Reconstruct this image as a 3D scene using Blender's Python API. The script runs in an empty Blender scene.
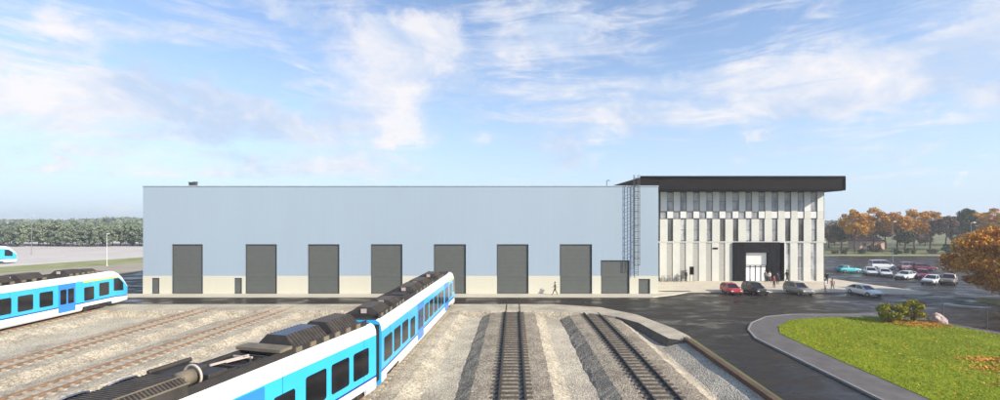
import bpy, math, random
import numpy as np
from mathutils import Vector, Matrix
R = math.radians
sc = bpy.context.scene
COL = sc.collection
rnd = random.Random(7)
nrg = np.random.default_rng(11)

# ------------------------------------------------------------------ materials
def nt(name):
    m = bpy.data.materials.new(name); m.use_nodes = True
    t = m.node_tree; b = t.nodes['Principled BSDF']
    return m, t, b
def lk(t, a, b): t.links.new(a, b)
def node(t, typ, **kw):
    n = t.nodes.new(typ)
    for k, v in kw.items(): setattr(n, k, v)
    return n
def ramp(t, fac, stops):
    r = node(t, 'ShaderNodeValToRGB'); e = r.color_ramp.elements
    while len(e) < len(stops): e.new(0.5)
    for q, (p, c) in zip(e, stops):
        q.position = p; q.color = (*c, 1) if len(c) == 3 else c
    lk(t, fac, r.inputs[0]); return r
def noise(t, scale, detail=4, rough=.55, vec=None, coord='Object', mapscale=None, dist=0):
    tc = node(t, 'ShaderNodeTexCoord')
    n = node(t, 'ShaderNodeTexNoise'); n.inputs['Scale'].default_value = scale
    n.inputs['Detail'].default_value = detail; n.inputs['Roughness'].default_value = rough
    n.inputs['Distortion'].default_value = dist
    src = tc.outputs[coord]
    if mapscale:
        mp = node(t, 'ShaderNodeMapping'); mp.inputs['Scale'].default_value = mapscale
        lk(t, src, mp.inputs[0]); src = mp.outputs[0]
    lk(t, src, n.inputs['Vector']); return n
def mixc(t, fac, a, b, mode='MIX'):
    m = node(t, 'ShaderNodeMix', data_type='RGBA', blend_type=mode)
    if isinstance(fac, (int, float)): m.inputs[0].default_value = fac
    else: lk(t, fac, m.inputs[0])
    for s, v in ((6, a), (7, b)):
        if isinstance(v, (tuple, list)): m.inputs[s].default_value = (*v, 1)
        else: lk(t, v, m.inputs[s])
    return m.outputs[2]
def bump(t, b, h, strength=.3, dist=.02):
    n = node(t, 'ShaderNodeBump'); n.inputs['Strength'].default_value = strength
    n.inputs['Distance'].default_value = dist
    lk(t, h, n.inputs['Height']); lk(t, n.outputs[0], b.inputs['Normal'])

def simple(name, col, rough=.5, metal=0, var=.12, vscale=1.5, spec=.5, coat=0, emit=None, es=0, bmp=0):
    m, t, b = nt(name)
    n = noise(t, vscale, 5, .6)
    d = tuple(max(0, c*(1-var)) for c in col); l = tuple(min(1, c*(1+var)) for c in col)
    r = ramp(t, n.outputs[0], [(.3, d), (.7, l)])
    lk(t, r.outputs[0], b.inputs['Base Color'])
    b.inputs['Roughness'].default_value = rough; b.inputs['Metallic'].default_value = metal
    b.inputs['Specular IOR Level'].default_value = spec
    b.inputs['Coat Weight'].default_value = coat
    if coat: b.inputs['Coat Roughness'].default_value = .08
    if emit: b.inputs['Emission Color'].default_value = (*emit, 1); b.inputs['Emission Strength'].default_value = es
    if bmp:
        n2 = noise(t, vscale*12, 4, .6); bump(t, b, n2.outputs[0], bmp, .02)
    return m

def gravel(name, c1, c2, c3, patch=.25):
    m, t, b = nt(name)
    n1 = noise(t, 5.5, 3, .75); n2 = noise(t, 26, 2, .8); n3 = noise(t, patch, 5, .6)
    a = ramp(t, n1.outputs[0], [(.36, c1), (.5, c2), (.64, c3)])
    s = ramp(t, n2.outputs[0], [(.35, (.45,.45,.45)), (.5, (1,1,1)), (.66, (1.5,1.5,1.5))])
    p = ramp(t, n3.outputs[0], [(.35, (.74,.72,.70)), (.6, (1.12,1.1,1.05))])
    c = mixc(t, 1, a.outputs[0], s.outputs[0], 'MULTIPLY')
    c = mixc(t, 1, c, p.outputs[0], 'MULTIPLY')
    lk(t, c, b.inputs['Base Color']); b.inputs['Roughness'].default_value = .95
    b.inputs['Specular IOR Level'].default_value = .15
    v = node(t, 'ShaderNodeTexVoronoi'); v.inputs['Scale'].default_value = 9
    tc = node(t, 'ShaderNodeTexCoord'); lk(t, tc.outputs['Object'], v.inputs['Vector'])
    bump(t, b, v.outputs['Distance'], .7, .06)
    return m

M = {}
M['gravel'] = gravel('gravel', (.35,.31,.24), (.49,.44,.345), (.64,.58,.47))
M['ballast'] = gravel('ballast', (.27,.235,.18), (.43,.385,.30), (.60,.54,.43), .6)
M['ballast_dark'] = gravel('dark_shaded_ballast', (.18,.15,.115), (.325,.28,.215), (.50,.44,.345), .6)  # darker bed tone; also puts shade into the left slope's colour
M['path'] = gravel('compacted_path', (.40,.36,.28), (.48,.43,.34), (.54,.49,.39), .3)

def asphalt(name, base=.05, wet=True):
    m, t, b = nt(name)
    n1 = noise(t, 30, 3, .7); n2 = noise(t, .22, 6, .62, mapscale=(1, 1.9, 1), dist=.6); n3 = noise(t, .05, 4, .5)
    c1 = ramp(t, n1.outputs[0], [(.3, (base*.65, base*.55, base*.44)), (.7, (base*1.6, base*1.37, base*1.1))])
    c2 = ramp(t, n2.outputs[0], [(.32, (.5,.48,.47)), (.5, (1,1,1)), (.68, (2.0,1.85,1.6))])
    c = mixc(t, 1, c1.outputs[0], c2.outputs[0], 'MULTIPLY')
    lk(t, c, b.inputs['Base Color'])
    if wet:
        r = ramp(t, n2.outputs[0], [(.38, (.2,.2,.2)), (.52, (.5,.5,.5)), (.62, (.75,.75,.75))])
        lk(t, r.outputs[0], b.inputs['Roughness']); b.inputs['Specular IOR Level'].default_value = .2
        bump(t, b, n1.outputs[0], .25, .01)
    else:
        b.inputs['Roughness'].default_value = .9; b.inputs['Specular IOR Level'].default_value = .2
    return m
M['asphalt'] = asphalt('wet_asphalt', .025)
M['asphalt_dry'] = asphalt('yard_asphalt', .075, False)
M['footpath'] = simple('grey_paving', (.125,.112,.102), .8, var=.25, vscale=.8, bmp=.15)
M['sidewalk'] = simple('pale_paving', (.55,.49,.38), .85, var=.1, vscale=.5, bmp=.1)
M['apron'] = simple('pale_concrete', (.52,.48,.38), .8, var=.08, vscale=.4)
M['kerb'] = simple('kerb_concrete', (.26,.24,.22), .8, var=.15)
M['path_face_dark'] = simple('dark_path_face', (.10,.085,.068), .9, var=.3, vscale=1.5, bmp=.2)
M['rust_wall'] = simple('brown_wall', (.11,.062,.038), .85, var=.25, vscale=1.2, bmp=.2)
M['dirt'] = simple('dirt', (.36,.31,.23), .95, var=.2, vscale=.15)
M['field'] = simple('pale_field', (.58,.53,.475), .95, var=.10, vscale=.06, spec=.1)
M['verge'] = simple('dry_verge', (.30,.31,.14), .95, var=.25, vscale=.2, spec=.1)
M['ground'] = simple('ground_meadow', (.17,.18,.085), .95, var=.3, vscale=.05, spec=.1)

# lawn
m, t, b = nt('lawn')
n1 = noise(t, .35, 5, .6); n2 = noise(t, 9, 4, .7); n3 = noise(t, .13, 3, .5)
a = ramp(t, n1.outputs[0], [(.3, (.17,.22,.008)), (.6, (.25,.30,.010)), (.75, (.35,.33,.02))])
s = ramp(t, n2.outputs[0], [(.3, (.78,.8,.75)), (.7, (1.15,1.13,1.1))])
lk(t, mixc(t, 1, a.outputs[0], s.outputs[0], 'MULTIPLY'), b.inputs['Base Color'])
b.inputs['Roughness'].default_value = .9; b.inputs['Specular IOR Level'].default_value = .1
bump(t, b, n2.outputs[0], .25, .03); M['lawn'] = m
M['blade'] = simple('grass_blade', (.26,.30,.012), .7, var=.2, vscale=.5, spec=.2)
M['litter'] = simple('fallen_leaf', (.60,.28,.04), .8, var=.5, vscale=2, spec=.1)

# cladding of the hall: fine vertical panel joints as bump
def cladding(name, col, pitch=1.0):
    m, t, b = nt(name)
    tc = node(t, 'ShaderNodeTexCoord'); sx = node(t, 'ShaderNodeSeparateXYZ'); lk(t, tc.outputs['Object'], sx.inputs[0])
    mu = node(t, 'ShaderNodeMath', operation='MULTIPLY'); lk(t, sx.outputs[0], mu.inputs[0]); mu.inputs[1].default_value = 1/pitch
    fr = node(t, 'ShaderNodeMath', operation='FRACT'); lk(t, mu.outputs[0], fr.inputs[0])
    gt = node(t, 'ShaderNodeMath', operation='LESS_THAN'); lk(t, fr.outputs[0], gt.inputs[0]); gt.inputs[1].default_value = .035
    n = noise(t, .25, 6, .6, mapscale=(1.2, 1, .35))
    r = ramp(t, n.outputs[0], [(.3, tuple(c*.985 for c in col)), (.7, tuple(c*1.02 for c in col))])
    c = mixc(t, gt.outputs[0], r.outputs[0], tuple(c*.94 for c in col))
    lk(t, c, b.inputs['Base Color']); b.inputs['Roughness'].default_value = .5
    b.inputs['Specular IOR Level'].default_value = .35
    return m
M['hall_blue'] = cladding('pale_blue_cladding', (.35,.43,.50), 1.0)
M['plinth'] = cladding('cream_plinth', (.63,.60,.48), 1.2)
M['gate'] = simple('grey_gate', (.105,.112,.10), .55, var=.06)
M['gate_seam'] = simple('gate_seam', (.085,.09,.082), .6)
M['gate_frame'] = simple('gate_frame', (.05,.052,.05), .5)
M['steel'] = simple('galvanised_steel', (.30,.31,.32), .45, .6)
M['dark_steel'] = simple('dark_steel', (.09,.09,.09), .5, .3)
M['coping'] = simple('roof_coping', (.42,.50,.56), .4)
M['fascia'] = simple('black_fascia', (.018,.015,.014), .9, spec=.08, var=.15, vscale=.4)
M['fascia_edge'] = simple('black_edge', (.004,.004,.004), .8, spec=.1)
M['panel_white'] = simple('white_facade_panel', (.66,.665,.63), .55, var=.05, vscale=.6)
M['panel_cream'] = simple('cream_facade_panel', (.585,.58,.515), .6, var=.06, vscale=.6)
M['panel_perf'] = simple('perforated_panel', (.38,.37,.33), .6, var=.12, vscale=3)
def glassm(name, col, rough=.06):
    m, t, b = nt(name)
    n = noise(t, .8, 3, .6, mapscale=(1,1,.4))
    r = ramp(t, n.outputs[0], [(.35, tuple(c*.55 for c in col)), (.65, tuple(min(1,c*1.5) for c in col))])
    lk(t, r.outputs[0], b.inputs['Base Color']); b.inputs['Roughness'].default_value = rough
    b.inputs['Specular IOR Level'].default_value = .8
    return m
M['glass_grey'] = glassm('facade_glass', (.27,.27,.275))
M['glass_dark'] = glassm('dark_glass', (.10,.10,.097))
M['glass_light'] = glassm('pale_glass', (.42,.42,.41))
M['car_glass'] = glassm('car_glass', (.012,.013,.015))
M['train_glass'] = glassm('train_window', (.008,.008,.010), .12)
M['portal'] = simple('black_portal', (.010,.010,.013), .75, spec=.12, var=.2)
M['blind'] = simple('white_blind', (.6,.6,.56), .8, emit=(1,1,.95), es=.12)
M['lit'] = simple('lit_lobby', (.8,.78,.74), .8, emit=(1,.96,.92), es=.55)
M['train_cyan'] = simple('cyan_paint', (.035,.43,.80), .3, var=.05, coat=.4, vscale=.4)
M['train_blue'] = simple('blue_door_paint', (.03,.22,.62), .32, var=.05, coat=.3)
M['train_navy'] = simple('navy_stripe', (.01,.035,.25), .35)
M['train_white'] = simple('white_train_paint', (.80,.80,.79), .32, var=.07, coat=.4, vscale=.5)
M['train_yellow'] = simple('yellow_stripe', (.75,.65,.03), .4)
M['train_roof'] = simple('train_roof', (.022,.019,.017), .8, var=.4, vscale=2.5, bmp=.2)
M['roof_unit'] = simple('roof_unit', (.035,.03,.026), .6, var=.4, vscale=2, bmp=.2)
M['roof_top'] = simple('dusty_roof_cover', (.085,.07,.055), .7, var=.35, vscale=2)
M['roof_blue'] = simple('blue_grey_cover', (.06,.075,.12), .4, var=.3, vscale=1.5)
M['tan'] = simple('tan_metal', (.17,.14,.095), .6, var=.2, vscale=2)
M['pale_box'] = simple('pale_box', (.50,.42,.36), .6, var=.15)
M['under'] = simple('underframe', (.03,.025,.02), .8, var=.4)
M['rubber'] = simple('black_rubber', (.012,.012,.012), .8)
M['rim'] = simple('alloy_rim', (.45,.45,.46), .3, .8)
M['rail_rust'] = simple('rusty_rail', (.25,.155,.095), .75, .1, var=.35, vscale=1.2)
M['rail_dark'] = simple('dark_rail', (.055,.042,.034), .55, .2, var=.3, vscale=1.2)
M['sleeper'] = simple('concrete_sleeper', (.44,.395,.31), .9, var=.25, vscale=2.5)
M['sleeper_dark'] = simple('stained_sleeper', (.085,.072,.055), .9, var=.35, vscale=2.5)
M['lamp_red'] = simple('red_lens', (.35,.01,.01), .2)
M['lamp_white'] = simple('clear_lens', (.7,.7,.68), .15)
M['bark'] = simple('bark', (.09,.065,.045), .9, var=.3, vscale=6, bmp=.5)
M['rock'] = simple('pink_granite', (.42,.33,.29), .9, var=.45, vscale=3.5, bmp=.6)
M['skin'] = simple('skin', (.45,.27,.19), .6)
M['hair'] = simple('hair', (.03,.02,.015), .7)
M['cloth_black'] = simple('black_cloth', (.018,.018,.022), .85)
M['cloth_navy'] = simple('navy_cloth', (.03,.04,.09), .85)
M['cloth_white'] = simple('pale_cloth', (.62,.58,.55), .85)
M['cloth_pink'] = simple('rose_cloth', (.50,.30,.27), .85)
M['cloth_grey'] = simple('grey_cloth', (.16,.15,.14), .85)
M['cloth_red'] = simple('wine_cloth', (.25,.04,.04), .85)
M['house_wall'] = simple('peach_wall', (.62,.42,.32), .8)
M['house_roof'] = simple('tile_roof', (.22,.10,.07), .8)
def leafm(name, cols, sc_=.6):
    m, t, b = nt(name)
    oi = node(t, 'ShaderNodeObjectInfo'); n = noise(t, sc_, 4, .7)
    g = node(t, 'ShaderNodeNewGeometry')
    ad = node(t, 'ShaderNodeMath', operation='MULTIPLY_ADD'); lk(t, g.outputs['Random Per Island'], ad.inputs[0])
    ad.inputs[1].default_value = .34; lk(t, n.outputs[0], ad.inputs[2])
    ad2 = node(t, 'ShaderNodeMath', operation='MULTIPLY_ADD'); lk(t, oi.outputs['Random'], ad2.inputs[0])
    ad2.inputs[1].default_value = .26; lk(t, ad.outputs[0], ad2.inputs[2])
    sb = node(t, 'ShaderNodeMath', operation='SUBTRACT'); lk(t, ad2.outputs[0], sb.inputs[0]); sb.inputs[1].default_value = .30
    k = len(cols)
    r = ramp(t, sb.outputs[0], [(.2+.6*i/(k-1), c) for i, c in enumerate(cols)])
    lk(t, r.outputs[0], b.inputs['Base Color']); b.inputs['Roughness'].default_value = .75
    b.inputs['Specular IOR Level'].default_value = .15
    return m
M['leaf_orange'] = leafm('autumn_leaves', [(.26,.10,.02), (.55,.25,.015), (.72,.38,.03), (.60,.42,.06)])
M['leaf_brown'] = leafm('brown_leaves', [(.10,.07,.06), (.17,.11,.08), (.24,.15,.10)])
M['leaf_green'] = leafm('green_leaves', [(.035,.06,.03), (.07,.11,.04), (.12,.15,.05)])
M['leaf_wood'] = leafm('woodland_leaves', [(.10,.135,.10), (.17,.215,.14), (.28,.31,.19)])
M['leaf_bush'] = leafm('bush_leaves', [(.12,.13,.012), (.32,.30,.02), (.50,.34,.03)], 1.5)
M['leaf_rust'] = leafm('rust_leaves', [(.14,.05,.008), (.38,.14,.010), (.60,.25,.015), (.72,.44,.06)], 1.2)

# ------------------------------------------------------------------ mesh helpers
class MB:
    def __init__(s): s.v = []; s.f = []; s.m = []
    def add(s, vs, fs, mi=0):
        o = len(s.v); s.v += [tuple(p) for p in vs]
        s.f += [tuple(i+o for i in f) for f in fs]; s.m += [mi]*len(fs)
    def box(s, a, b, mi=0, rz=0, c=None):
        x0,y0,z0 = a; x1,y1,z1 = b
        P = [(x0,y0,z0),(x1,y0,z0),(x1,y1,z0),(x0,y1,z0),(x0,y0,z1),(x1,y0,z1),(x1,y1,z1),(x0,y1,z1)]
        s.add(P, [(0,3,2,1),(4,5,6,7),(0,1,5,4),(1,2,6,5),(2,3,7,6),(3,0,4,7)], mi)
    def prism(s, poly, z0, z1, mi=0, top=True, side=None):
        n = len(poly)
        area = sum(poly[i][0]*poly[(i+1)%n][1]-poly[(i+1)%n][0]*poly[i][1] for i in range(n))
        if area < 0: poly = poly[::-1]
        V = [(x,y,z0) for x,y in poly]+[(x,y,z1) for x,y in poly]
        s.add(V, [tuple(range(n,2*n))], mi)
        s.add(V, [(i,(i+1)%n,n+(i+1)%n,n+i) for i in range(n)], mi if side is None else side)
    def bar(s, p, q, w, h=None, mi=0, up=(0,0,1)):
        p = Vector(p); q = Vector(q); h = h or w; d = (q-p).normalized()
        u = Vector(up)
        if abs(d.dot(u)) > .95: u = Vector((1,0,0))
        r = d.cross(u).normalized(); u = r.cross(d)
        V = []
        for e in (p, q):
            for a, b in ((-1,-1),(1,-1),(1,1),(-1,1)): V.append(e + r*a*w/2 + u*b*h/2)
        s.add(V, [(0,1,2,3),(7,6,5,4),(0,4,5,1),(1,5,6,2),(2,6,7,3),(3,7,4,0)], mi)
    def tube(s, p, q, r0, r1=None, n=8, mi=0):
        p = Vector(p); q = Vector(q); r1 = r0 if r1 is None else r1; d = (q-p).normalized()
        u = Vector((0,0,1)) if abs(d.z) < .9 else Vector((1,0,0))
        a = d.cross(u).normalized(); b = a.cross(d)
        V = []
        for e, r in ((p, r0), (q, r1)):
            for i in range(n):
                t = 2*math.pi*i/n; V.append(e + a*math.cos(t)*r + b*math.sin(t)*r)
        s.add(V, [(i, (i+1)%n, n+(i+1)%n, n+i) for i in range(n)] + [tuple(range(n))[::-1], tuple(range(n,2*n))], mi)
    def ring(s, c, axis, R_, r, n=24, k=6, mi=0):
        c = Vector(c); ax = Vector(axis).normalized(); u = Vector((0,0,1)) if abs(ax.z) < .9 else Vector((1,0,0))
        a = ax.cross(u).normalized(); b = a.cross(ax); V = []
        for i in range(n):
            t = 2*math.pi*i/n; e = a*math.cos(t)+b*math.sin(t)
            for j in range(k):
                w = 2*math.pi*j/k; V.append(c + e*(R_+r*math.cos(w)) + ax*r*math.sin(w))
        s.add(V, [(i*k+j, ((i+1)%n)*k+j, ((i+1)%n)*k+(j+1)%k, i*k+(j+1)%k) for i in range(n) for j in range(k)], mi)
    def build(s, name, mats, parent=None, loc=None, smooth=False):
        me = bpy.data.meshes.new(name); me.from_pydata(s.v, [], s.f)
        mats = mats if isinstance(mats, (list, tuple)) else [mats]
        for q in mats: me.materials.append(M[q] if isinstance(q, str) else q)
        me.polygons.foreach_set('material_index', s.m)
        if smooth: me.polygons.foreach_set('use_smooth', [True]*len(s.f))
        me.update()
        return link(name, me, parent, loc)
def link(name, me, parent=None, loc=None):
    o = bpy.data.objects.new(name, me); COL.objects.link(o)
    if parent: o.parent = parent
    if loc: o.location = loc
    return o
def bevel(o, w=.03, seg=2):
    b = o.modifiers.new('bevel', 'BEVEL'); b.width = w; b.segments = seg; b.limit_method = 'ANGLE'; return o
def empty(name, loc=(0,0,0), rz=0):
    o = bpy.data.objects.new(name, None); COL.objects.link(o); o.location = loc; o.rotation_euler = (0,0,rz)
    o.empty_display_size = .3; return o
def tag(o, label, cat, group=None):
    o['label'] = label; o['category'] = cat
    if group: o['group'] = group
    return o
def copy_tree(o, parent=None):
    c = o.copy(); COL.objects.link(c); c.parent = parent
    for ch in list(o.children): copy_tree(ch, c)
    return c
def struct(o): o['kind'] = 'structure'; return o
def stuff(o): o['kind'] = 'stuff'; return o

F = 450.; VX = 514.; HV = 220.; H = 10.7
def gp(x, v, z=0):
    Y = (H-z)*F/(v-HV); return ((x-VX)*Y/F, Y)

# ------------------------------------------------------------------ ground
YX0, YX1, YY0, YY1, GZ = -170, 15.2, -60, 57.2, -.75
g = MB()
B = 690
g.add([(-B,YY1,-.012),(B,YY1,-.012),(B,B,-.012),(-B,B,-.012)], [(0,1,2,3)])
g.add([(YX1,-B,-.012),(B,-B,-.012),(B,YY1,-.012),(YX1,YY1,-.012)], [(0,1,2,3)])
g.add([(-B,-B,-.012),(YX0,-B,-.012),(YX0,YY1,-.012),(-B,YY1,-.012)], [(0,1,2,3)])
g.add([(YX0,-B,-.012),(YX1,-B,-.012),(YX1,YY0,-.012),(YX0,YY0,-.012)], [(0,1,2,3)])
struct(g.build('ground', 'ground'))
g = MB()   # sunken track yard with an uneven surface
nx, ny = 150, 100
xs = np.linspace(YX0, YX1+.4, nx); ys = np.linspace(YY0, YY1+.5, ny)
vs = []
for j, y in enumerate(ys):
    for i, x in enumerate(xs):
        e = 1 if 0 < i < nx-1 and 0 < j < ny-1 else 0
        bk_ = max(0,min(1,(x-12.9)/2.0))*(1 if y < 40 else 0)*.62
        vs.append((x, y, GZ + bk_ + e*(.05*math.sin(x*.7+y*.31)*math.sin(y*.5)+rnd.uniform(-.03,.03))))
g.add(vs, [(j*nx+i, j*nx+i+1, (j+1)*nx+i+1, (j+1)*nx+i) for j in range(ny-1) for i in range(nx-1)])
g.add([(YX0,YY0,GZ),(YX0,YY1,GZ),(YX0,YY1,-.012),(YX0,YY0,-.012),(YX1,YY0,GZ),(YX0,YY0,GZ),(YX0,YY0,-.012),(YX1,YY0,-.012)],
      [(0,1,2,3),(4,5,6,7)])
struct(g.build('gravel_yard', 'gravel'))

# asphalt: access road beside the wall, forecourt, car park, strip before the hall
road = [(15.3,-40),(21.6,-40),(21.6,40.3),(22.6,43.5),(24.4,46.3),(27.6,49.3),(31.,50.5),(40.5,50.6),(44,48),(46,42),(50,20),(54,-40),(160,-40),(160,134),(60,134),(55.5,96),(20,96),(20,62.),(-53.3,62.),
        (-56,66),(-57,101),(-78,101),(-70,57.3),(-53,57.3),(5,57.3),(10.6,55.3),(14.0,50.9),(15.8,44.6),(16.2,41)]
g = MB(); g.prism(road, -.3, 0.0); struct(g.build('road', 'asphalt'))
# compacted pale path at the head of the tracks, curving round to the wall
path = [(-78,57.2),(5,57.2),(10.6,55.2),(13.95,50.8),(15.75,44.5),(16.15,41.6),(16.0,40.6),(15.0,40.0),(14.0,40.6),(13.5,43.4),(13.0,46.8),(11.3,49.8),(8.6,51.8),(3,52.8),(-20,53.2),(-78,53.2)]
def skirted(name, poly, z1, z0, out, mat, side):
    n = len(poly); area = sum(poly[i][0]*poly[(i+1)%n][1]-poly[(i+1)%n][0]*poly[i][1] for i in range(n))
    if area < 0: poly = poly[::-1]
    off = []
    for i in range(n):
        a = Vector(poly[i-1]); b_ = Vector(poly[i]); c = Vector(poly[(i+1)%n])
        d = ((b_-a).normalized()+(c-b_).normalized()).normalized(); off.append((b_.x+d.y*out, b_.y-d.x*out))
    g = MB(); V = [(x,y,z0) for x,y in off]+[(x,y,z1) for x,y in poly]
    g.add(V, [tuple(range(n,2*n))], 0)
    for i in range(n): g.add([V[i],V[(i+1)%n],V[n+(i+1)%n],V[n+i]], [(0,1,2,3)], 2 if poly[i][0] > 10.9 and poly[(i+1)%n][0] > 8 else 1)  # curved end of the path gets the darker face colour
    return struct(g.build(name, [mat, side, 'path_face_dark']))
skirted('path', path, -.004, GZ-.05, .35, 'path', 'ballast')
g = MB(); g.prism([(-56.5,57.6),(-53.3,57.6),(11,57.35),(19.5,61.9),(-53.3,61.9),(-56.5,61.9)], -.2, .006)
# hall apron
g = MB(); g.prism([(-57.5,62.0),(19.2,62.0),(22.6,63.8),(26.5,66.9),(20.6,66.9),(20.6,64.45),(-57.5,64.45)], -.1, .14)
struct(bevel(g.build('apron', 'apron')))
# office sidewalk
g = MB(); g.prism([(20.62,67.1),(22,66.2),(48.5,66.2),(53.5,64.6),(57.8,63.6),(60.2,64.6),(60.0,68.5),(58.3,73.5),(57.6,78.2),(56.5,83.5),(20.62,83.5)], -.1, .14)
struct(bevel(g.build('sidewalk', 'sidewalk')))
# lawn island: kerbed footpath ring then lawn
ring = [(21.65,-40),(21.65,40.3),(22.65,43.5),(24.45,46.3),(27.6,49.25),(31.,50.42),(40.4,50.5),(43.9,47.9),(45.9,42),(49.9,20),(53.9,-40)]
g = MB(); g.prism(ring, -.1, .12); struct(bevel(g.build('pavement', 'footpath')))
g = MB()
for i in range(0, 7):
    g.bar((*ring[i], .07), (*ring[i+1], .07), .16, .16)
struct(g.build('kerb', 'kerb'))
lawn = [(24.5,-40),(24.5,36),(24.75,41.9),(26.2,44.6),(29.0,47.4),(33.2,48.7),(38.9,49.0),(42.0,47.6),(43.5,45.5),(45.3,40),(49.4,20),(53.4,-40)]
def inside(x, y, P):
    c = False; j = len(P)-1
    for i in range(len(P)):
        if (P[i][1] > y) != (P[j][1] > y) and x < (P[j][0]-P[i][0])*(y-P[i][1])/(P[j][1]-P[i][1])+P[i][0]: c = not c
        j = i
    return c
g = MB(); g.prism(lawn, 0, .15); struct(g.build('lawn', 'lawn'))

def quads(name, P, D1, D2, mat, parent=None, kindstuff=False):
    """many small quads: centres P, half-vectors D1, D2"""
    n = len(P); V = np.empty((n,4,3), 'f4')
    V[:,0] = P-D1-D2; V[:,1] = P+D1-D2; V[:,2] = P+D1+D2; V[:,3] = P-D1+D2
    me = bpy.data.meshes.new(name); me.vertices.add(4*n); me.vertices.foreach_set('co', V.ravel())
    me.loops.add(4*n); me.loops.foreach_set('vertex_index', np.arange(4*n, dtype='i4'))
    me.polygons.add(n); me.polygons.foreach_set('loop_start', np.arange(0,4*n,4, dtype='i4'))
    me.polygons.foreach_set('loop_total', np.full(n,4, dtype='i4'))
    for q in (mat if isinstance(mat, list) else [mat]): me.materials.append(M[q])
    me.update(calc_edges=True); me.validate()
    if parent is False: return me
    return link(name, me, parent)
# grass blades
pts = []
while len(pts) < 60000:
    y = rnd.uniform(18, 49); x = rnd.uniform(24.4, 49)
    if inside(x, y, lawn): pts.append((x, y, .15))
P = np.array(pts, 'f4'); n = len(P); th = nrg.uniform(0, 6.28, n); h = nrg.uniform(.012,.035,n)
D1 = np.stack([np.cos(th)*.018, np.sin(th)*.018, np.zeros(n)], 1); D2 = np.stack([nrg.normal(0,.015,n), nrg.normal(0,.015,n), h], 1)
P[:,2] += h; stuff(quads('grass', P, D1, D2, 'blade'))
# fallen leaves, thick towards the lower right, and below the bushes
pts = []
while len(pts) < 13000:
    if rnd.random() < .09: x, y = rnd.gauss(41.2,1.7), rnd.gauss(45.5,.7)
    elif rnd.random() < .93:
        cx, cy = rnd.choice(CL) if 'CL' in globals() else (0,0)
        x, y = rnd.gauss(cx, 1.3), rnd.gauss(cy, .45)
    else: x, y = rnd.uniform(25, 48), rnd.uniform(20, 46)
    if 'CL' not in globals():
        CL = [(rnd.uniform(28,44), rnd.uniform(20,34)) for _ in range(60)]
        CL = [c for c in CL if c[0] > 28+.5*(c[1]-20)]; continue
    if inside(x, y, lawn): pts.append((x, y, .20+rnd.random()*.04))
P = np.array(pts, 'f4'); n = len(P); th = nrg.uniform(0, 6.28, n); s = nrg.uniform(.03,.065,n)
D1 = np.stack([np.cos(th)*s, np.sin(th)*s, nrg.normal(0,.015,n)], 1); D2 = np.stack([-np.sin(th)*s, np.cos(th)*s, nrg.normal(0,.015,n)], 1)
stuff(quads('fallen_leaves', P, D1, D2, 'litter'))

# retaining wall between yard and road
g = MB(); g.box((15.2,-40,-.8), (15.55,40.4,.12)); g.box((15.16,-40,.122), (15.59,40.45,.17))
tag(bevel(g.build('retaining_wall', 'rust_wall')), 'low brown retaining wall between gravel yard and access road', 'wall')

# far field, verges, dirt
g = MB(); g.prism([(-700,30),(-142,30),(-132,60),(-107,130),(-88,186),(-70,240),(-700,240)], -.2, -.004); struct(g.build('field', 'field'))
g = MB(); g.prism([(-141.9,30),(-131.9,60),(-106.9,130),(-87.9,186),(-70,240),(-56,240),(-76,186),(-93,114),(-117,60),(-127,30)], -.2, .0); struct(g.build('verge', 'verge'))
g = MB(); g.prism([(-126.9,57.3),(-117,60.2),(-93,114.2),(-76,186),(-57,186),(-57,101.1),(-78.1,101.1),(-75,57.3)], -.2, -.004); struct(g.build('dirt_track', 'dirt'))
g = MB(); g.prism([(60,134.1),(190,134.1),(190,137.5),(62,139)], -.2, -.002); struct(g.build('car_park_edge', 'verge'))

# ------------------------------------------------------------------ railway tracks
def resample(poly, step):
    pts = [Vector(p) for p in poly]; out = []; acc = 0
    L = [(pts[i+1]-pts[i]).length for i in range(len(pts)-1)]; T = sum(L); s = 0
    while s < T:
        d = s; i = 0
        while i < len(L)-1 and d > L[i]: d -= L[i]; i += 1
        out.append((pts[i].lerp(pts[i+1], d/L[i]), (pts[i+1]-pts[i]).normalized())); s += step
    return out
def smoothpoly(ctrl, k=3):
    p = [Vector(c) for c in ctrl]
    for _ in range(k):
        q = [p[0]]
        for i in range(len(p)-1): q += [p[i].lerp(p[i+1], .25), p[i].lerp(p[i+1], .75)]
        q.append(p[-1]); p = q
    return [tuple(c) for c in p]
sl = MB()
sl.add([(-1.3,-.13,-.1),(1.3,-.13,-.1),(1.3,.13,-.1),(-1.3,.13,-.1),(-1.28,-.10,.1),(1.28,-.10,.1),(1.28,.10,.1),(-1.28,.10,.1)],
       [(4,5,6,7),(0,1,5,4),(1,2,6,5),(2,3,7,6),(3,0,4,7)])
for sx in (-.8,.8): sl.box((sx-.14,-.09,.1),(sx+.14,.09,.125))
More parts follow.
